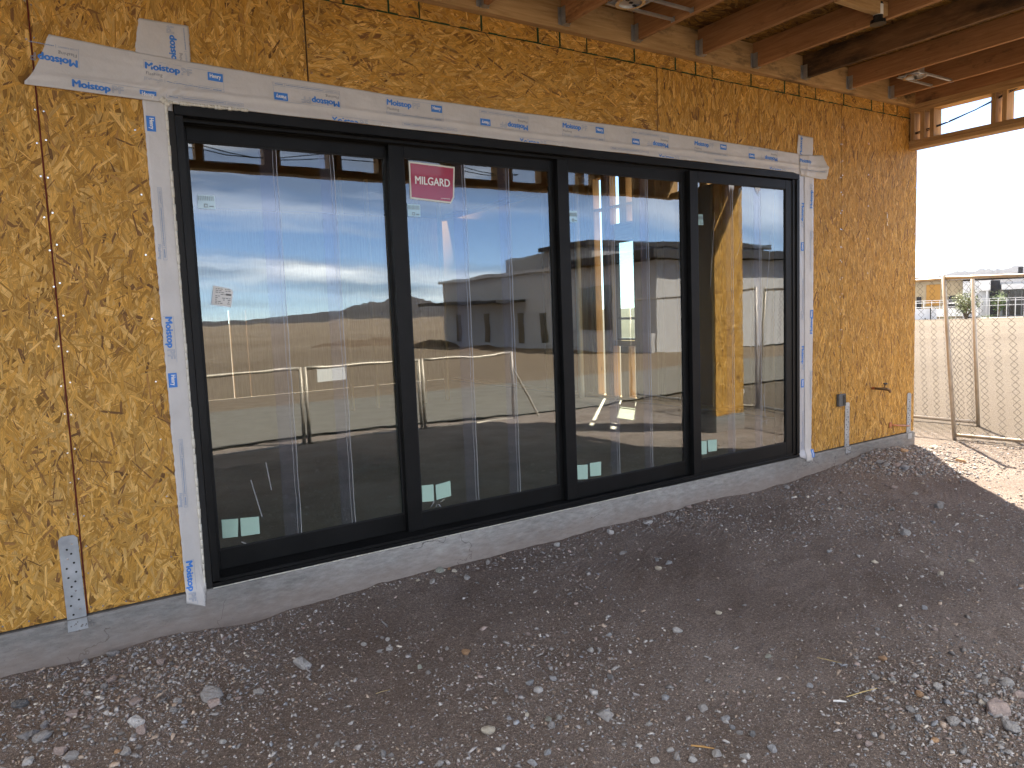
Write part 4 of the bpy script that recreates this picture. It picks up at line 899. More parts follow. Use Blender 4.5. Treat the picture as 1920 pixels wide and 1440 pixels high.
# ------------------------------------------------------------------ stones and gravel
def rock(seed, n=14, flatk=.62, cuts=2):
    r = random.Random(seed); bm = bmesh.new()
    for i in range(n):
        v = Vector((r.gauss(0, 1), r.gauss(0, 1), r.gauss(0, 1))).normalized()*r.uniform(.8, 1.05)
        bm.verts.new((v.x*.5, v.y*.5*r.uniform(.7, .8), v.z*.5*flatk))
    bmesh.ops.convex_hull(bm, input=bm.verts[:]); bmesh.ops.delete(bm, geom=[v for v in bm.verts if not v.link_faces], context='VERTS')
    bmesh.ops.triangulate(bm, faces=bm.faces[:])
    return bm
def stone_mat(name, c):
    m, t, b = mat(name); b.inputs['Roughness'].default_value = .9; b.inputs['Specular IOR Level'].default_value = .15
    g = nd(t, 'ShaderNodeTexCoord'); oi = nd(t, 'ShaderNodeObjectInfo')
    ad = nd(t, 'ShaderNodeVectorMath', operation='ADD'); t.links.new(g.outputs['Object'], ad.inputs[0]); t.links.new(oi.outputs['Location'], ad.inputs[1])
    n = nd(t, 'ShaderNodeTexNoise', i_Scale=5.0, i_Detail=8.0, i_Roughness=.7); t.links.new(ad.outputs[0], n.inputs['Vector'])
    k = mth(t, 'MULTIPLY', mth(t, 'MULTIPLY_ADD', n.outputs['Fac'], 1.1, .45), mth(t, 'MULTIPLY_ADD', oi.outputs['Random'], .45, .78))
    v = nd(t, 'ShaderNodeVectorMath', operation='SCALE'); v.inputs[0].default_value = c; t.links.new(k, v.inputs['Scale']); t.links.new(v.outputs[0], b.inputs['Base Color'])
    bp = nd(t, 'ShaderNodeBump', i_Strength=.6, i_Distance=.12); t.links.new(n.outputs['Fac'], bp.inputs['Height']); t.links.new(bp.outputs[0], b.inputs['Normal'])
    return m
TONE = {'g': ('grey', (.36, .345, .335)), 'p': ('pinkish', (.41, .33, .30)), 'w': ('pale grey', (.54, .52, .50)), 'b': ('blue grey', (.38, .385, .40)), 'o': ('orange tan', (.52, .33, .20)),
        'n': ('greenish grey', (.38, .39, .34)), 'c': ('cream', (.60, .54, .44)), 'd': ('dark grey', (.20, .20, .20))}
STM = {k: stone_mat('stone_'+v[0].replace(' ', '_'), v[1]) for k, v in TONE.items()}
protos = {}
for k in TONE:
    protos[k] = []
    for j in range(4):
        bm = rock(hash(k) % 7 if False else ord(k)*7+j, 16 if j < 3 else 22, (.55, .7, .85, .6)[j])
        if j == 3:
            bmesh.ops.subdivide_edges(bm, edges=bm.edges[:], cuts=1, use_grid_fill=True, smooth=.3)
            for v in bm.verts: v.co *= 1+random.uniform(-.07, .07)
        bmesh.ops.bevel(bm, geom=bm.edges[:]+bm.verts[:], offset=.022, segments=1, affect='EDGES') if j < 3 else None
        me = bpy.data.meshes.new('stone'); bm.to_mesh(me); bm.free(); me.materials.append(STM[k]); protos[k].append(me)
STONES = [(-0.482,-0.038,0.0678,'g'),(-0.305,-0.316,0.0522,'p'),(-0.667,-0.627,0.059,'p'),(-0.721,-0.878,0.0705,'p'),(-0.182,-0.843,0.1026,'g'),(-0.186,-0.906,0.0656,'p'),(-0.004,-0.878,0.0513,'w'),(-0.122,-0.874,0.0255,'b'),(-0.088,-0.894,0.0331,'p'),(-0.463,-0.864,0.0709,'w'),(-0.451,-0.94,0.0596,'p'),(-0.52,-0.898,0.0351,'g'),(-0.328,-0.858,0.0381,'g'),(-0.308,-0.799,0.0465,'g'),(-0.446,-0.7,0.0633,'p'),(-0.604,-0.461,0.0503,'g'),(-0.511,-0.38,0.057,'p'),(-0.542,-0.436,0.0394,'g'),(-0.513,-1.053,0.0578,'g'),(-0.477,-1.047,0.0386,'g'),(-0.541,-1.02,0.0291,'o'),(0.224,-0.742,0.0913,'w'),(-0.824,-0.684,0.0635,'g'),(-0.802,-0.678,0.053,'g'),(-0.773,-0.735,0.0679,'g'),(-0.763,-0.64,0.0428,'g'),(-0.687,-0.943,0.0644,'g'),(-0.818,-0.874,0.0505,'w'),(-0.845,-0.368,0.0743,'d'),(-0.596,-0.046,0.043,'g'),(-0.518,-0.093,0.0365,'g'),(-0.395,-0.133,0.0423,'b'),(-0.207,-1.166,0.033,'w'),(-0.278,-1.187,0.0187,'w'),(0.097,-1.349,0.0229,'g'),(0.07,-1.401,0.027,'g'),(0.14,-1.432,0.0269,'g'),(0.017,-0.222,0.0299,'b'),(0.969,-1.48,0.0489,'b'),(1.064,-1.518,0.0443,'b'),(0.961,-1.557,0.0528,'w'),(1.127,-1.71,0.0477,'w'),(0.872,-1.099,0.0525,'o'),(0.762,-1.072,0.0365,'p'),(0.832,-0.993,0.0268,'g'),(0.607,-0.839,0.0379,'w'),(0.64,-0.744,0.0305,'w'),(0.631,-0.7,0.028,'g'),(0.562,-0.831,0.0324,'g'),(0.535,-0.699,0.0333,'w'),(0.233,-1.327,0.0326,'w'),(0.646,-1.084,0.036,'n'),(0.654,-1.152,0.0304,'g'),(0.809,-1.69,0.0319,'c'),(0.748,-1.663,0.0363,'b'),(0.864,-1.759,0.0362,'n'),(0.904,-1.775,0.0363,'w'),(0.843,-1.812,0.0401,'g'),(0.786,-1.764,0.0268,'b'),(1.039,-1.891,0.0724,'g'),(1.347,-1.426,0.0367,'w'),(1.517,-1.355,0.0327,'b'),(1.796,-1.529,0.0609,'w'),(1.695,-0.814,0.0308,'b'),(1.226,-1.091,0.033,'p'),(0.729,-1.943,0.0339,'b'),(0.652,-1.955,0.0417,'b'),(0.62,-1.815,0.0301,'g'),(0.631,-1.697,0.0665,'c'),(0.25,-1.599,0.0347,'g'),(0.273,-1.616,0.0303,'g'),(0.388,-1.767,0.0421,'g'),(1.002,-2.196,0.0421,'w'),(1.089,-2.184,0.03,'w'),(1.081,-2.225,0.0425,'g'),(1.134,-2.03,0.0313,'w'),(1.324,-1.922,0.0379,'b'),(1.258,-1.667,0.0344,'d'),(0.852,-1.474,0.0289,'d'),(0.761,-1.531,0.0282,'w'),(0.692,-1.534,0.0186,'w'),(4.033,-1.398,0.0812,'g'),(3.898,-1.388,0.0358,'g'),(3.396,-1.567,0.0507,'c'),(3.828,-1.899,0.0453,'c'),(3.496,-1.899,0.0535,'c'),(3.348,-1.302,0.0443,'b'),(2.292,-2.258,0.0492,'o'),(2.099,-2.337,0.0364,'g'),(2.129,-2.393,0.0312,'g'),(1.851,-2.208,0.0376,'b'),(1.926,-2.417,0.0396,'b'),(2.078,-2.527,0.0455,'o'),(2.19,-2.538,0.0466,'g'),(1.914,-2.615,0.0481,'b'),(1.942,-2.57,0.0438,'g'),(1.986,-2.698,0.0533,'g'),(2.169,-2.758,0.1006,'p'),(2.21,-2.713,0.0459,'w'),(2.38,-2.746,0.0688,'p'),(2.452,-2.675,0.0596,'w'),(2.394,-2.621,0.043,'g'),(2.235,-2.67,0.0412,'g'),(2.031,-2.724,0.0342,'b'),(2.102,-2.839,0.0688,'g'),(1.8,-2.58,0.0306,'g'),(1.643,-2.584,0.0362,'p'),(1.687,-2.681,0.0316,'g'),(1.829,-2.715,0.0349,'o'),(1.847,-2.8,0.037,'g'),(1.373,-2.391,0.0439,'b'),(1.203,-2.296,0.0473,'g'),(1.111,-2.266,0.0424,'w'),(1.255,-2.373,0.0386,'w'),(1.397,-2.165,0.0459,'b'),(1.378,-2.186,0.025,'w'),(1.367,-2.222,0.0293,'b'),(1.367,-2.257,0.0292,'g'),(1.394,-2.29,0.0381,'d'),(1.388,-2.059,0.0514,'g'),(2.109,-1.507,0.041,'c'),(2.957,-2.087,0.0382,'b'),(1.569,-1.926,0.0223,'w'),(1.94,-1.937,0.0372,'n'),(2.561,-2.075,0.0295,'g'),(6.101,-0.25,0.0918,'o'),(5.731,-0.464,0.1086,'b'),(5.67,-0.318,0.098,'g'),(5.697,-0.252,0.0768,'g'),(5.715,-0.39,0.0763,'p'),(5.866,-0.059,0.0679,'g'),(6.002,-0.02,0.0691,'g'),(6.766,-0.179,0.1112,'c'),(6.41,-0.611,0.1047,'o'),(10.111,1.424,0.0708,'o'),(5.094,-0.891,0.0587,'g'),(5.126,-0.708,0.0497,'p'),(4.837,-1.214,0.0925,'g'),(4.565,-1.014,0.0542,'g'),(4.547,-0.109,0.068,'g'),(1.286,0.008,0.0615,'n'),(1.373,-0.226,0.0528,'w'),(1.171,-0.175,0.0556,'w'),(1.116,-0.096,0.0396,'c'),(1.316,-0.04,0.034,'c'),(1.355,-0.024,0.0274,'o'),(1.361,-0.089,0.0406,'c'),(1.612,-0.072,0.0487,'g'),(2.151,-0.081,0.0588,'w'),(2.584,-0.122,0.0652,'w'),(2.951,-0.114,0.0883,'w'),(3.453,-0.039,0.073,'p'),(3.079,-0.135,0.0488,'p'),(3.207,-0.155,0.0412,'g'),(2.445,-0.721,0.045,'b'),(2.441,-0.83,0.0511,'b'),(2.315,-0.868,0.0533,'c'),(2.357,-0.505,0.0389,'g'),(2.499,-0.515,0.0431,'p'),(3.22,-0.071,0.0583,'g')]
NOTE = {0: 'greenish grey block against the foot of the concrete left of the tape end', 4: 'rough grey lump of rock, largest in the left gravel patch', 6: 'pale greenish upright shard standing alone right of the left gravel patch',
        21: 'flat pale concrete chip half buried below the first pane'}
rs_ = random.Random(11)
def zone(x, y):
    if x > 7: return 'out on the sunlit dirt'
    if x > 5.3 and y > -.7: return 'in the heap at the far wall end'
    if y > -.34: return 'along the foot of the concrete'
    if x < .05: return 'in the left gravel patch'
    if x < .62 and y > -1.5: return 'on the dirt below the first pane'
    if x > 1.85 and y < -2.35: return 'in the lower right gravel patch'
    if y < -1.75: return 'on the dirt along the bottom edge'
    if x < 1.6: return 'on the dirt in the bottom middle'
    return 'on the open dirt at right'
ORD = ['largest', 'second largest', 'third largest', 'fourth largest', 'fifth largest', 'sixth largest', 'seventh largest', 'eighth largest', 'ninth largest', 'tenth largest']
def hz(x, y): return float(hgt(np.array([x]), np.array([y]))[0])
LAB = {}
for i, (x, y, s, c) in enumerate(STONES): LAB.setdefault((c, zone(x, y)), []).append((-s, i))
SL = dict(NOTE)
for (c, z_), l in LAB.items():
    for k, (s, i) in enumerate(sorted(l)):
        if i not in SL: SL[i] = (('%s %s stone lying %s' if k < 10 else '%s %s stone among others %s') % (ORD[k] if k < 10 else 'small', TONE[c][0], z_)) if len(l) > 1 else 'only %s stone %s' % (TONE[c][0], z_)
for i, (x, y, s, c) in enumerate(STONES):
    me = protos[c][(i*7+3) % 4]
    o = link('stone', me); sc_ = s*1.02
    if y > -.03: y = -.03-s*.3
    ax = rs_.uniform(.8, 1.15)
    o.scale = (sc_*ax, sc_/ax*1.1, sc_*rs_.uniform(.8, 1.1)); o.rotation_euler = (rs_.uniform(-.3, .3), rs_.uniform(-.3, .3), rs_.uniform(0, 6.28))
    o.location = (x, y, hz(x, y)+.14*s)
    tag(o, SL[i], 'stone', 'loose stones on the dirt')
# gravel: tens of thousands of pebbles nobody could count
def gravel():
    P = []
    for j in range(10):
        bm = rock(900+j, 9, .7); bm.verts.ensure_lookup_table(); bm.verts.index_update()
        P.append((np.array([v.co[:] for v in bm.verts]), np.array([[v.index for v in f.verts] for f in bm.faces]))); bm.free()
    n = 900000
    x = rng.uniform(-2.6, 8.2, n); y = -.02-4.0*rng.random(n)
    r = np.hypot(x+.67, y+3.96)
    dn = np.minimum(1, (1.75/np.maximum(r, .5))**1.5)
    patch = np.clip(.50+1.05*fbm(x*1.1, y*1.1, 3, 71), .10, 1.3)
    for cx_, cy_, s_, a_ in ((-.45, -.66, .38, 1.7), (2.15, -2.78, .42, 1.5), (6.0, -.22, .32, 8.0), (1.05, -1.75, .45, .8), (4.6, -.2, .3, 1.2), (3.3, -.15, .25, 1.2)): patch = patch+a_*np.exp(-((x-cx_)**2+(y-cy_)**2)/(2*s_*s_))
    foot = 1.3*np.exp(y/.07)
    keep = rng.random(n) < dn*np.clip(patch+foot, 0, 2.6)*.60
    x, y, r, patch = x[keep], y[keep], r[keep], patch[keep]; n = len(x)
    s = np.exp(rng.normal(math.log(.0060), .56, n))*np.clip(.85+.12*r, .9, 1.6)*np.clip(.75+.25*patch, .8, 1.7)
    s = np.clip(s, .0026, .040); z = hgt(x, y)+s*.12
    tone = np.array([(.30, .285, .275), (.38, .36, .35), (.33, .265, .24), (.46, .44, .42), (.40, .315, .25), (.20, .19, .185), (.31, .325, .35), (.58, .53, .46)])
    tn = tone[rng.choice(8, n, p=(.2, .2, .16, .12, .12, .10, .06, .04))]*rng.uniform(.7, 1.25, n)[:, None]
    a = rng.uniform(0, 2*math.pi, n); tx = rng.normal(0, .35, n); ty = rng.normal(0, .35, n)
    Vs, Fs, Cs = [], [], []; off = 0
    which = rng.integers(0, 10, n)
    for j in range(10):
        w = np.where(which == j)[0]; pv_, pf = P[j]
        ca, sa = np.cos(a[w]), np.sin(a[w])
        X = pv_[None, :, 0]*s[w, None]*rng.uniform(.8, 1.3, len(w))[:, None]; Y = pv_[None, :, 1]*s[w, None]; Z = pv_[None, :, 2]*s[w, None]*rng.uniform(.7, 1.2, len(w))[:, None]
        Z2 = Z+X*tx[w, None]*.6+Y*ty[w, None]*.6
        V = np.stack([X*ca[:, None]-Y*sa[:, None]+x[w, None], X*sa[:, None]+Y*ca[:, None]+y[w, None], Z2+z[w, None]], -1)
        Vs.append(V.reshape(-1, 3)); m_ = len(pv_)
        Fs.append((pf[None]+(np.arange(len(w))*m_)[:, None, None]+off).reshape(-1, 3)); off += len(w)*m_
        Cs.append(np.repeat(np.concatenate([tn[w], np.ones((len(w), 1))], 1), m_, 0))
    Vs, Fs, Cs = np.concatenate(Vs), np.concatenate(Fs), np.concatenate(Cs)
    m, t, b = mat('gravel'); b.inputs['Roughness'].default_value = .9; b.inputs['Specular IOR Level'].default_value = .15
    at = nd(t, 'ShaderNodeAttribute', attribute_name='col'); gg = nd(t, 'ShaderNodeTexCoord'); nn = nd(t, 'ShaderNodeTexNoise', i_Scale=160.0, i_Detail=3.0); t.links.new(gg.outputs['Object'], nn.inputs['Vector'])
    v = nd(t, 'ShaderNodeVectorMath', operation='SCALE'); t.links.new(at.outputs['Color'], v.inputs[0]); t.links.new(mth(t, 'MULTIPLY_ADD', nn.outputs['Fac'], 1.0, .5), v.inputs['Scale']); t.links.new(v.outputs[0], b.inputs['Base Color'])
    me = np_mesh('gravel', Vs, Fs.ravel(), np.arange(len(Fs))*3, np.full(len(Fs), 3), m)
    ca_ = me.color_attributes.new('col', 'FLOAT_COLOR', 'POINT'); ca_.data.foreach_set('color', Cs.astype(np.float32).ravel())
    print('gravel', n, len(Fs))
    return tag(link('gravel', me), 'loose gravel scattered over the dirt', kind='stuff')
gravel()
# straws, splinters and a bent nail on the dirt
def twig(name, label, cat, p, q_, r, m):
    b = MB(); a = Vector((*p, hz(*p)+.008)); c = Vector((*q_, hz(*q_)+.010)); mid = (a+c)/2+Vector((.001, .001, .001))
    b.tube([a, mid, c], [r, r*1.1, r*.6], 6); return tag(b.build(name, m), label, cat)
M['straw'] = plain('dry_straw', (.50, .38, .18), .7); M['splinter'] = plain('wood_splinter', (.46, .26, .09), .7)
twig('straw', 'long dry straw lying beside a pale stone at the lower right', 'straw', (1.875, -2.354), (2.005, -2.403), 0.0022, M['straw'])
twig('straw', 'thin dry straw half buried in the middle of the dirt at right', 'straw', (2.086, -2.081), (2.112, -2.181), 0.0017, M['straw'])
twig('straw', 'thin pale straw alone on the dirt below the second pane', 'straw', (.397, -1.182), (.461, -1.182), 0.0011, M['straw'])
twig('wood_chip', 'flat wooden splinter near the bottom edge of the photo', 'splinter', (1.166, -2.209), (1.217, -2.271), 0.0033, M['splinter'])
twig('nail', 'shiny nail dropped on the dirt below the first pane', 'nail', (.706, -.525), (.702, -.602), .0035, M['nail'])
twig('plastic_strip', 'short bluish plastic strip beside the long straw', 'plastic strip', (1.815, -2.337), (1.84, -2.375), .004, M['paper'])

# ------------------------------------------------------------------ chain link fence panels
def fence(label, A, B, h, za, zb, lean=(0, 0, 0), dz=.14, group='temporary chain link fence panels', wire=.0024, pr=.021):
    """panel from A to B (x, y), pipe frame plus woven wire; lean = offset of the top"""
    A = Vector((A[0], A[1], za)); B = Vector((B[0], B[1], zb)); up_ = Vector(lean)+Vector((0, 0, h)); L = (B-A).length; e = (B-A)/L
    t = thing('chain_link_fence', label, 'fence', A, group)
    o_ = Vector((0, 0, 0))
    for s_ in (0, L):
        MB().tube([e*s_, e*s_+up_], pr, 12).build('post', M['pipe_steel'], t, smooth=True)
    MB().tube([e*.02+up_*.03, e*(L-.02)+up_*.03], pr*.9, 10).build('bottom_rail', M['pipe_steel'], t, smooth=True)
    pts = [e*(.02+(L-.04)*i/10)+up_*(.985-.012*math.sin(math.pi*i/10)) for i in range(11)]
    MB().tube(pts, pr*.9, 10).build('top_rail', M['pipe_steel'], t, smooth=True)
    w = MB(); n = int(L/dz); rows = int(h*.95/dz); rows2 = rows*2
    nrm = e.cross(up_).normalized()
    for i in range(n+1):
        for ph in (0, 1):
            pts = []
            for j in range(rows2+1):
                u = (i+.5*(((j+ph) % 2)))*dz
                if u > L-.02: u = L-.02
                u = max(.02, u)
                pts.append(e*u+up_*(.035+.945*j/rows2)+nrm*(.003 if (j+ph) % 2 else -.003))
            w.tube(pts, wire, 3, caps=False)
    w.build('wire_mesh', M['wire'], t, fix=False)
    return t
fence('fence panel whose leaning end post stands closest to the wall corner', (7.615, .03), (8.13, -2.95), 1.78, -.205, -.21, (-.02, .14, 0))
fence('fence panel behind, running back from the wall corner out of sight', (8.62, .25), (8.45, 3.25), 1.80, -.205, -.2, (-.01, .10, 0))
fence('fence panel continuing beyond the frame edge towards the track', (8.15, -3.0), (8.5, -6.0), 1.8, -.21, -.28)
RG = 'low chain link fence along the track, mirrored in the panes'
fence('low chain link fence behind the photographer, leftmost length', (-1.0, -5.25), (2.20, -5.22), 1.06, -.30, -.30, dz=.09, group=RG, pr=.024)
fence('low chain link fence behind the photographer, middle length', (2.27, -5.22), (3.90, -5.30), 1.06, -.30, -.30, dz=.09, group=RG, pr=.024)
fence('low chain link fence behind the photographer, right length', (3.96, -5.30), (5.42, -5.20), 1.06, -.30, -.30, dz=.09, group=RG, pr=.024)
MB().box(2.42, 2.80, -5.20, -5.195, .55, .72).build('fence_sign', M['paper'])
tag(bpy.data.objects['fence_sign'], 'small white board hung on the low chain link fence', 'sign')
b = MB(); b.tube([(5.42, -5.2, .55), (5.78, -5.0, -.3)], .02, 8); tag(b.build('brace_pole', M['pipe_steel']), 'slanted brace pole leaning on the low chain link fence', 'pole')

# ------------------------------------------------------------------ the street beyond the wall corner (its own frame, 95 m away)
F0, R0 = Vector((.902, .4315, 0)), Vector((.4315, -.902, 0))
BASE = Vector((CAM.x, CAM.y, 0))
def fr(s, d, z): return BASE+R0*s+F0*d+Vector((0, 0, z))
class FB(MB):
    def fbox(s, a, b, d0, d1, z0, z1, m=0):
        s.add([fr(a, d0, z0), fr(b, d0, z0), fr(b, d1, z0), fr(a, d1, z0), fr(a, d0, z1), fr(b, d0, z1), fr(b, d1, z1), fr(a, d1, z1)], [(0,3,2,1),(4,5,6,7),(0,1,5,4),(1,2,6,5),(2,3,7,6),(3,0,4,7)], m); return s
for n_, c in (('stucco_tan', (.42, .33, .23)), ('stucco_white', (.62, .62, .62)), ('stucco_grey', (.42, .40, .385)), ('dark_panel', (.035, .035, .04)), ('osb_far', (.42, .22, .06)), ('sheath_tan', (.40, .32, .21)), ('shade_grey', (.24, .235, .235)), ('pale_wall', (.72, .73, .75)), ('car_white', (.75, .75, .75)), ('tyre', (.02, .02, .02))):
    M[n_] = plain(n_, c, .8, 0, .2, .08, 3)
GZ = -1.27
h1 = thing('distant_house', 'low tan and strand board house under construction across the lot', 'house')
FB().fbox(-9, .2, 101, 112, GZ, 3.1).build('wall', M['sheath_tan'], h1)
FB().fbox(-9.2, 8.5, 100.5, 113, 3.105, 3.62).build('roof', M['stucco_grey'], h1)
FB().fbox(-3.5, -2.05, 100.9, 100.99, .2, 2.7).build('sheathing', M['osb_far'], h1)
for a_, b_, c_ in ((-4.5, -4.0, GZ), (-1.75, -1.5, .1), (-1.2, -.5, .1)): FB().fbox(a_, b_, 100.9, 100.99, c_, 1.3).build('opening', M['dark_panel'], h1)
h2 = thing('distant_house', 'white modern house with a dark panel and tall glass doors', 'house')
FB().fbox(.21, 2.8, 100, 112, GZ, 2.75).fbox(3.78, 12, 101, 112, GZ, 2.6).build('wall', M['stucco_white'], h2)
FB().fbox(1.79, 2.85, 98.6, 99.99, 1.72, 2.86).fbox(3.9, 8.5, 98.2, 100.9, 1.75, 2.35).build('canopy', M['stucco_white'], h2)
FB().fbox(2.81, 3.77, 99.4, 111, GZ, 2.84).build('dark_panel', M['dark_panel'], h2)
for a in (4.15, 4.75, 5.35, 5.95): FB().fbox(a, a+.5, 100.9, 100.99, GZ+.1, 1.72).build('glass_door', M['winglass'], h2)
for a in (1.15, 1.55): FB().fbox(a, a+.14, 99.9, 99.99, .0, 1.3).build('window', M['winglass'], h2)
FB().fbox(2.45, 2.6, 98.7, 98.9, GZ, 1.715).fbox(6.4, 6.7, 98.4, 98.7, GZ, 1.745).build('post', M['stucco_white'], h2)
FB().fbox(5.45, 5.9, 100.2, 100.48, 2.9, 4.2).build('chimney', M['dark_panel'], h2)
lw0 = FB().fbox(-9, -2.18, 92, 92.3, GZ, -.02); tag(lw0.build('garden_wall', M['pale_wall']), 'low pale wall in front of the unfinished far house', 'wall')
for s_, h_, lb_ in ((-3.25, .2, 'short leftmost'), (-3.05, .1, 'shortest'), (-2.75, .95, 'tallest')): tag(FB().fbox(s_-.05, s_+.05, 91.6, 91.7, GZ, GZ+h_*1.4).build('stake', M['dark_panel']), '%s dark stake standing before the low pale wall' % lb_, 'stake', 'dark stakes by the low wall')
# railing: posts and three rails
rl = thing('railing', 'white tube railing along the far street in front of the houses', 'railing')
r_ = FB()
for z in (.85, .62, .12): r_.fbox(-9, 12, 93, 93.06, z-.03, z+.03)
r_.build('rail', M['car_white'], rl)
for i in range(28): FB().fbox(-8.8+.76*i, -8.74+.76*i, 92.98, 93.08, GZ, .88).build('railing_post', M['car_white'], rl)
tk = thing('pickup_truck', 'white pickup truck parked behind the bush on the far street', 'truck')
b = FB()
prof = [(-3.6, -.95), (-3.6, -.15), (-1.75, -.15), (-1.62, .48), (-.35, .52), (.35, -.02), (1.55, -.12), (1.68, -.5), (1.68, -.95)]
n = len(prof); vv = [fr(s_, 94.2, z) for s_, z in prof]+[fr(s_, 96.0, z) for s_, z in prof]
b.add(vv, [tuple(range(n)), tuple(range(2*n-1, n-1, -1))]+[(i, i+n, (i+1) % n+n, (i+1) % n) for i in range(n)]); b.build('body', M['car_white'], tk)
w_ = FB(); w_.add([fr(s_, 94.17, z) for s_, z in ((-1.5, .0), (-1.45, .40), (-.42, .42), (.18, .0))]+[fr(s_, 94.19, z) for s_, z in ((-1.5, .0), (-1.45, .40), (-.42, .42), (.18, .0))], [(0, 1, 2, 3), (4, 7, 6, 5), (0, 4, 5, 1), (2, 6, 7, 3), (1, 5, 6, 2), (0, 3, 7, 4)]); w_.build('side_window', M['winglass'], tk)
for s_ in (-2.9, .95):
    for d_ in (94.15, 95.85):
        b = MB(); b.tube([fr(s_, d_, -.92), fr(s_, d_+.22, -.92)], .36, 14); wh = b.build('wheel', M['tyre'], tk)
        b = MB(); b.tube([fr(s_, d_-.02, -.92), fr(s_, d_+.0, -.92)], .2, 10); b.build('rim', M['galv_flat'], wh)
sw = FB(); sw.fbox(-12, 16, 91.0, 95, GZ-.1, GZ+.06); tag(sw.build('pavement', M['stucco_white']), 'pale concrete pavement along the far street', kind='structure')
def leaf_mat(name, c):
    m, t, b = mat(name); b.inputs['Roughness'].default_value = .6
    oi = nd(t, 'ShaderNodeTexCoord'); n = nd(t, 'ShaderNodeTexNoise', i_Scale=2.5, i_Detail=3.0); t.links.new(oi.outputs['Object'], n.inputs['Vector'])
    t.links.new(ramp(t, n.outputs['Fac'], [(.35, tuple(x*.6 for x in c)), (.65, tuple(x*1.3 for x in c))]), b.inputs['Base Color']); return m
M['leaf'] = leaf_mat('yellow_green_leaf', (.13, .15, .045)); M['leaf2'] = leaf_mat('green_leaf', (.09, .14, .035)); M['bark'] = plain('bark', (.16, .11, .07), .9)
def plant(name, label, cat, s, d, z0, w, h, n, lm, stems=6, group=None):
    o0 = fr(s, d, z0); t = thing(name, label, cat, o0, group); r = random.Random(int(s*100)+n); b = MB(); tips = []
    for i in range(stems):
        a = r.uniform(0, 6.28); e = Vector((math.cos(a)*w*.5*r.uniform(.2, .9), math.sin(a)*w*.5*r.uniform(.2, .9), h*r.uniform(.55, .95)))
        mid = e*.5+Vector((r.uniform(-.1, .1)*w, r.uniform(-.1, .1)*w, .1*h)); b.tube([Vector((0, 0, 0)), mid, e], [.05*h/2, .03*h/2, .012*h/2], 5); tips += [mid, e, (mid+e)/2]
    b.build('stems', M['bark'], t)
    L = MB()
    for i in range(n):
        c = r.choice(tips)+Vector((r.gauss(0, .16*w), r.gauss(0, .16*w), r.gauss(0, .11*h))); c.z = max(c.z, .05)
        a = Vector((r.gauss(0, 1), r.gauss(0, 1), r.gauss(0, 1))).normalized()*r.uniform(.03, .07)*max(h, .8)*.8; c2 = a.orthogonal().normalized()*a.length*.5
        L.add([c-a, c+c2, c+a, c-c2], [(0, 1, 2, 3)])
    L.build('crown', lm, t, fix=False); return t
plant('palo_verde', 'tall yellow green bush between the two fence posts on the far street', 'bush', .50, 90.5, GZ, 2.0, 2.75, 1500, M['leaf'], 9)
plant('shrub', 'low green shrub on the ground right of the tall bush', 'shrub', 2.45, 90.5, GZ, 1.5, .55, 420, M['leaf2'], 6)
plant('shrub', 'low green shrub left of the tall bush', 'shrub', -1.0, 90.5, GZ, 1.2, .40, 300, M['leaf2'], 6)
plant('small_tree', 'small round green tree before the dark panel of the white house', 'tree', 3.6, 97, GZ, 1.5, 2.6, 900, M['leaf2'], 7)
plant('shrub', 'shrub at the far right end of the street behind the fence', 'shrub', 6.0, 90.5, GZ, 1.3, .8, 300, M['leaf'], 6)
# ------------------------------------------------------------------ neighbour house behind the photographer, mirrored in the panes
nh = thing('neighbour_house', 'flat roofed modern house across the track, mirrored in the middle panes', 'house', (19.5, -25, -.45))
def nbx(name, m, *bx):
    b = MB()
    for q_ in bx: b.box(*q_)
    b.v = [(x-19.5, y+25, z+.45) for x, y, z in b.v]; return b.build(name, m, nh)
nbx('wall', M['stucco_grey'], (19.5, 34, -34, -16.6, -.45, 3.17))
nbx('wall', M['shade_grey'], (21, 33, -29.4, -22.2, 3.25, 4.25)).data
nbx('roof_slab', M['dark_panel'], (18.9, 34.5, -22.0, -16.1, 3.2, 3.52))
nbx('roof_slab', M['stucco_grey'], (19.3, 34.5, -34.2, -22.1, 3.175, 3.36))
nbx('roof_slab', M['dark_panel'], (20.7, 33.3, -26, -22.05, 4.26, 4.5))
nbx('canopy', M['dark_panel'], (17.8, 19.49, -34, -25.4, 1.82, 1.98))
for y in (-32.2, -29.2, -25.9, -24.0): nbx('window', M['winglass'], (19.46, 19.49, y-.25, y+.25, -.1, 1.3))
nbx('window', M['winglass'], (19.46, 19.49, -21.3, -19.2, .5, 2.3)); nbx('window', M['winglass'], (21.5, 24, -16.59, -16.56, .4, 2.4))
nbx('garden_wall', M['stucco_grey'], (19.0, 19.2, -22.5, -16.4, -.45, .35))
def mound(name, label, cx_, cy_, w, l, h, seed, kind=None, m=None):
    n = 28; xs = np.linspace(-1, 1, n); X, Y = np.meshgrid(xs, xs); d = np.clip(1-np.hypot(X, Y), 0, 1)
    Z = h*d**.9*(.8+.45*fbm(X*3+seed, Y*3, 4, seed))-.03; V = np.stack([X*w/2, Y*l/2, Z], -1).reshape(-1, 3)
    i = (np.arange(n-1)[:, None]*n+np.arange(n-1)[None]).ravel(); q_ = np.stack([i, i+1, i+n+1, i+n], -1)
    o = link(name, np_mesh(name, V, q_.ravel(), np.arange(len(q_))*4, np.full(len(q_), 4), m or M['dirt'], smooth=True)); o.location = (cx_, cy_, hz(cx_, cy_)-.1); return tag(o, label, 'dirt pile' if not kind else None, 'heaps of excavated dirt' if not kind else None, kind)
M['pile'] = plain('brown_spoil', (.13, .092, .066), .95, 0, .1, .4, 4, .5, 12)
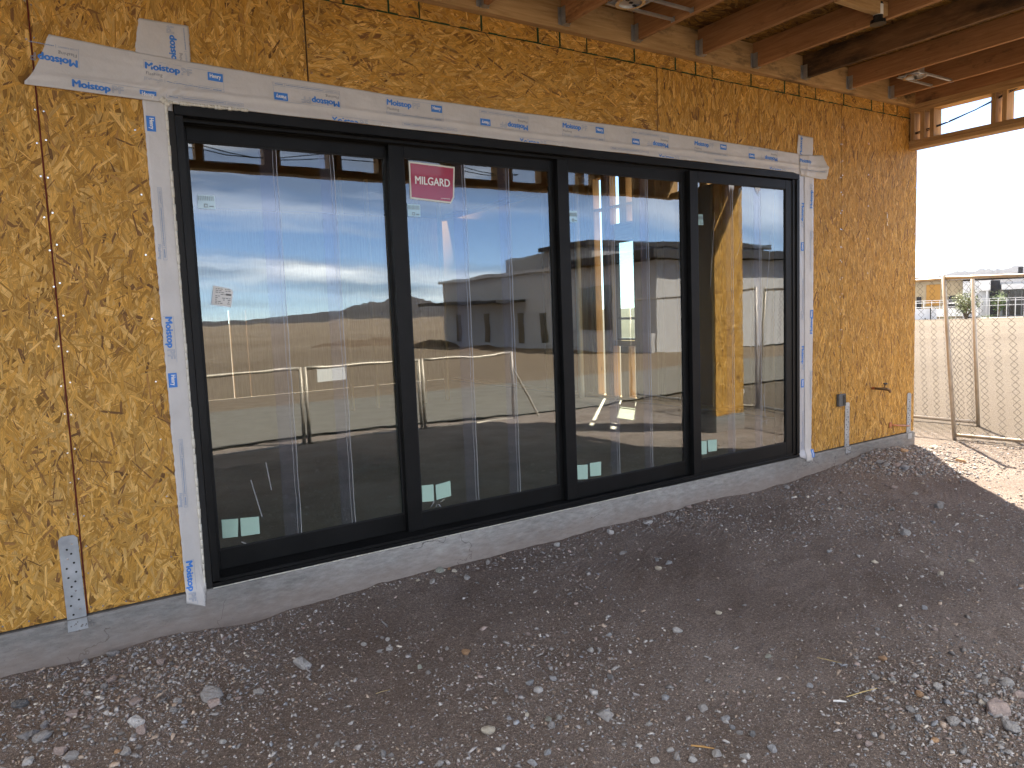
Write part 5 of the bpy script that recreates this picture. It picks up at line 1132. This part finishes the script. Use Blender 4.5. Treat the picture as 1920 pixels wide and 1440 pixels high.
mound('dirt_pile', 'broad low heap of dirt out in the open desert', 17.2, -40.5, 9, 6, .85, 3, m=M['pile'])
mound('dirt_pile', 'darker heap of dirt at the left end of the neighbour house', 18.2, -33.0, 4.5, 3, .7, 9, m=M['pile'])
mound('dirt_pile', 'small heap of dirt before the neighbour house', 17.5, -27, 4, 3, .45, 12, m=M['pile'])
# ------------------------------------------------------------------ hills
M['hill'] = plain('desert_hill_rock', (.055, .050, .052), .95, 0, .1, .25, .004)
def hills(name, label, D, pts, zb, depth, rough=.10):
    """ridge through (dx, dy, slope) at distance D"""
    pts = [np.array(p) for p in pts]; P = []
    for a, b in zip(pts[:-1], pts[1:]):
        for k in range(10): P.append(a+(b-a)*k/10)
    P.append(pts[-1]); n = len(P); V = []; m_ = 9
    for j in range(m_):
        f = j/(m_-1); prof = 1-abs(f*2-1)**1.2
        for i, p in enumerate(P):
            d = D+depth*(f-.5); hgt_ = max(p[2]*D, 0)*prof
            hgt_ *= 1+.06*float(vnoise(np.array(i*.23), np.array(j*1.3), 5))+rough*float(vnoise(np.array(i*.71), np.array(j*2.3), 6)) if 0 < j < m_-1 else 1
            V.append((CAM.x+p[0]*d, CAM.y+p[1]*d, zb+hgt_+(0 if 0 < j < m_-1 else -4)))
    i = (np.arange(m_-1)[:, None]*n+np.arange(n-1)[None]).ravel(); q_ = np.stack([i, i+1, i+n+1, i+n], -1)
    return tag(link(name, np_mesh(name, V, q_.ravel(), np.arange(len(q_))*4, np.full(len(q_), 4), M['hill'], smooth=False)), label, kind='structure')
hills('mountains', 'distant blue range beyond the far houses', 4200, [(.85, .527, .0), (.8840, .4675, .006), (.8925, .4510, .0240), (.900, .436, .0285), (.908, .419, .0268), (.914, .4057, .0300), (.918, .3966, .0262), (.923, .3848, .0310), (.928, .3726, .0320), (.9335, .3586, .0275), (.945, .327, .02), (.97, .243, .012)], -1, 1500, .03)
hills('hills', 'bare brown hills behind the neighbour house', 1500, [(-.5, -.87, .004), (-.2, -.98, .008), (.0, -1, .007), (.18, -.983, .005), (.25, -.968, .006), (.29, -.957, .010), (.34, -.940, .0115), (.375, -.927, .0235), (.398, -.917, .0250), (.434, -.901, .0268), (.465, -.885, .0150), (.52, -.854, .010), (.62, -.785, .014), (.72, -.694, .02), (.80, -.60, .018), (.9, -.436, .012)], -1, 700)

# ------------------------------------------------------------------ air
hb_ = MB(); hb_.box(-7600, 7600, -7600, 7600, -9, 190)
hm_ = bpy.data.materials.new('thin_haze'); hm_.use_nodes = True; t = hm_.node_tree; t.nodes.clear()
vo_ = nd(t, 'ShaderNodeVolumePrincipled'); vo_.inputs['Color'].default_value = (.68, .82, 1, 1); vo_.inputs['Density'].default_value = .00003; vo_.inputs['Anisotropy'].default_value = .2
t.links.new(vo_.outputs[0], nd(t, 'ShaderNodeOutputMaterial').inputs['Volume'])
tag(hb_.build('haze', hm_), 'thin daylight haze over the desert', kind='stuff')
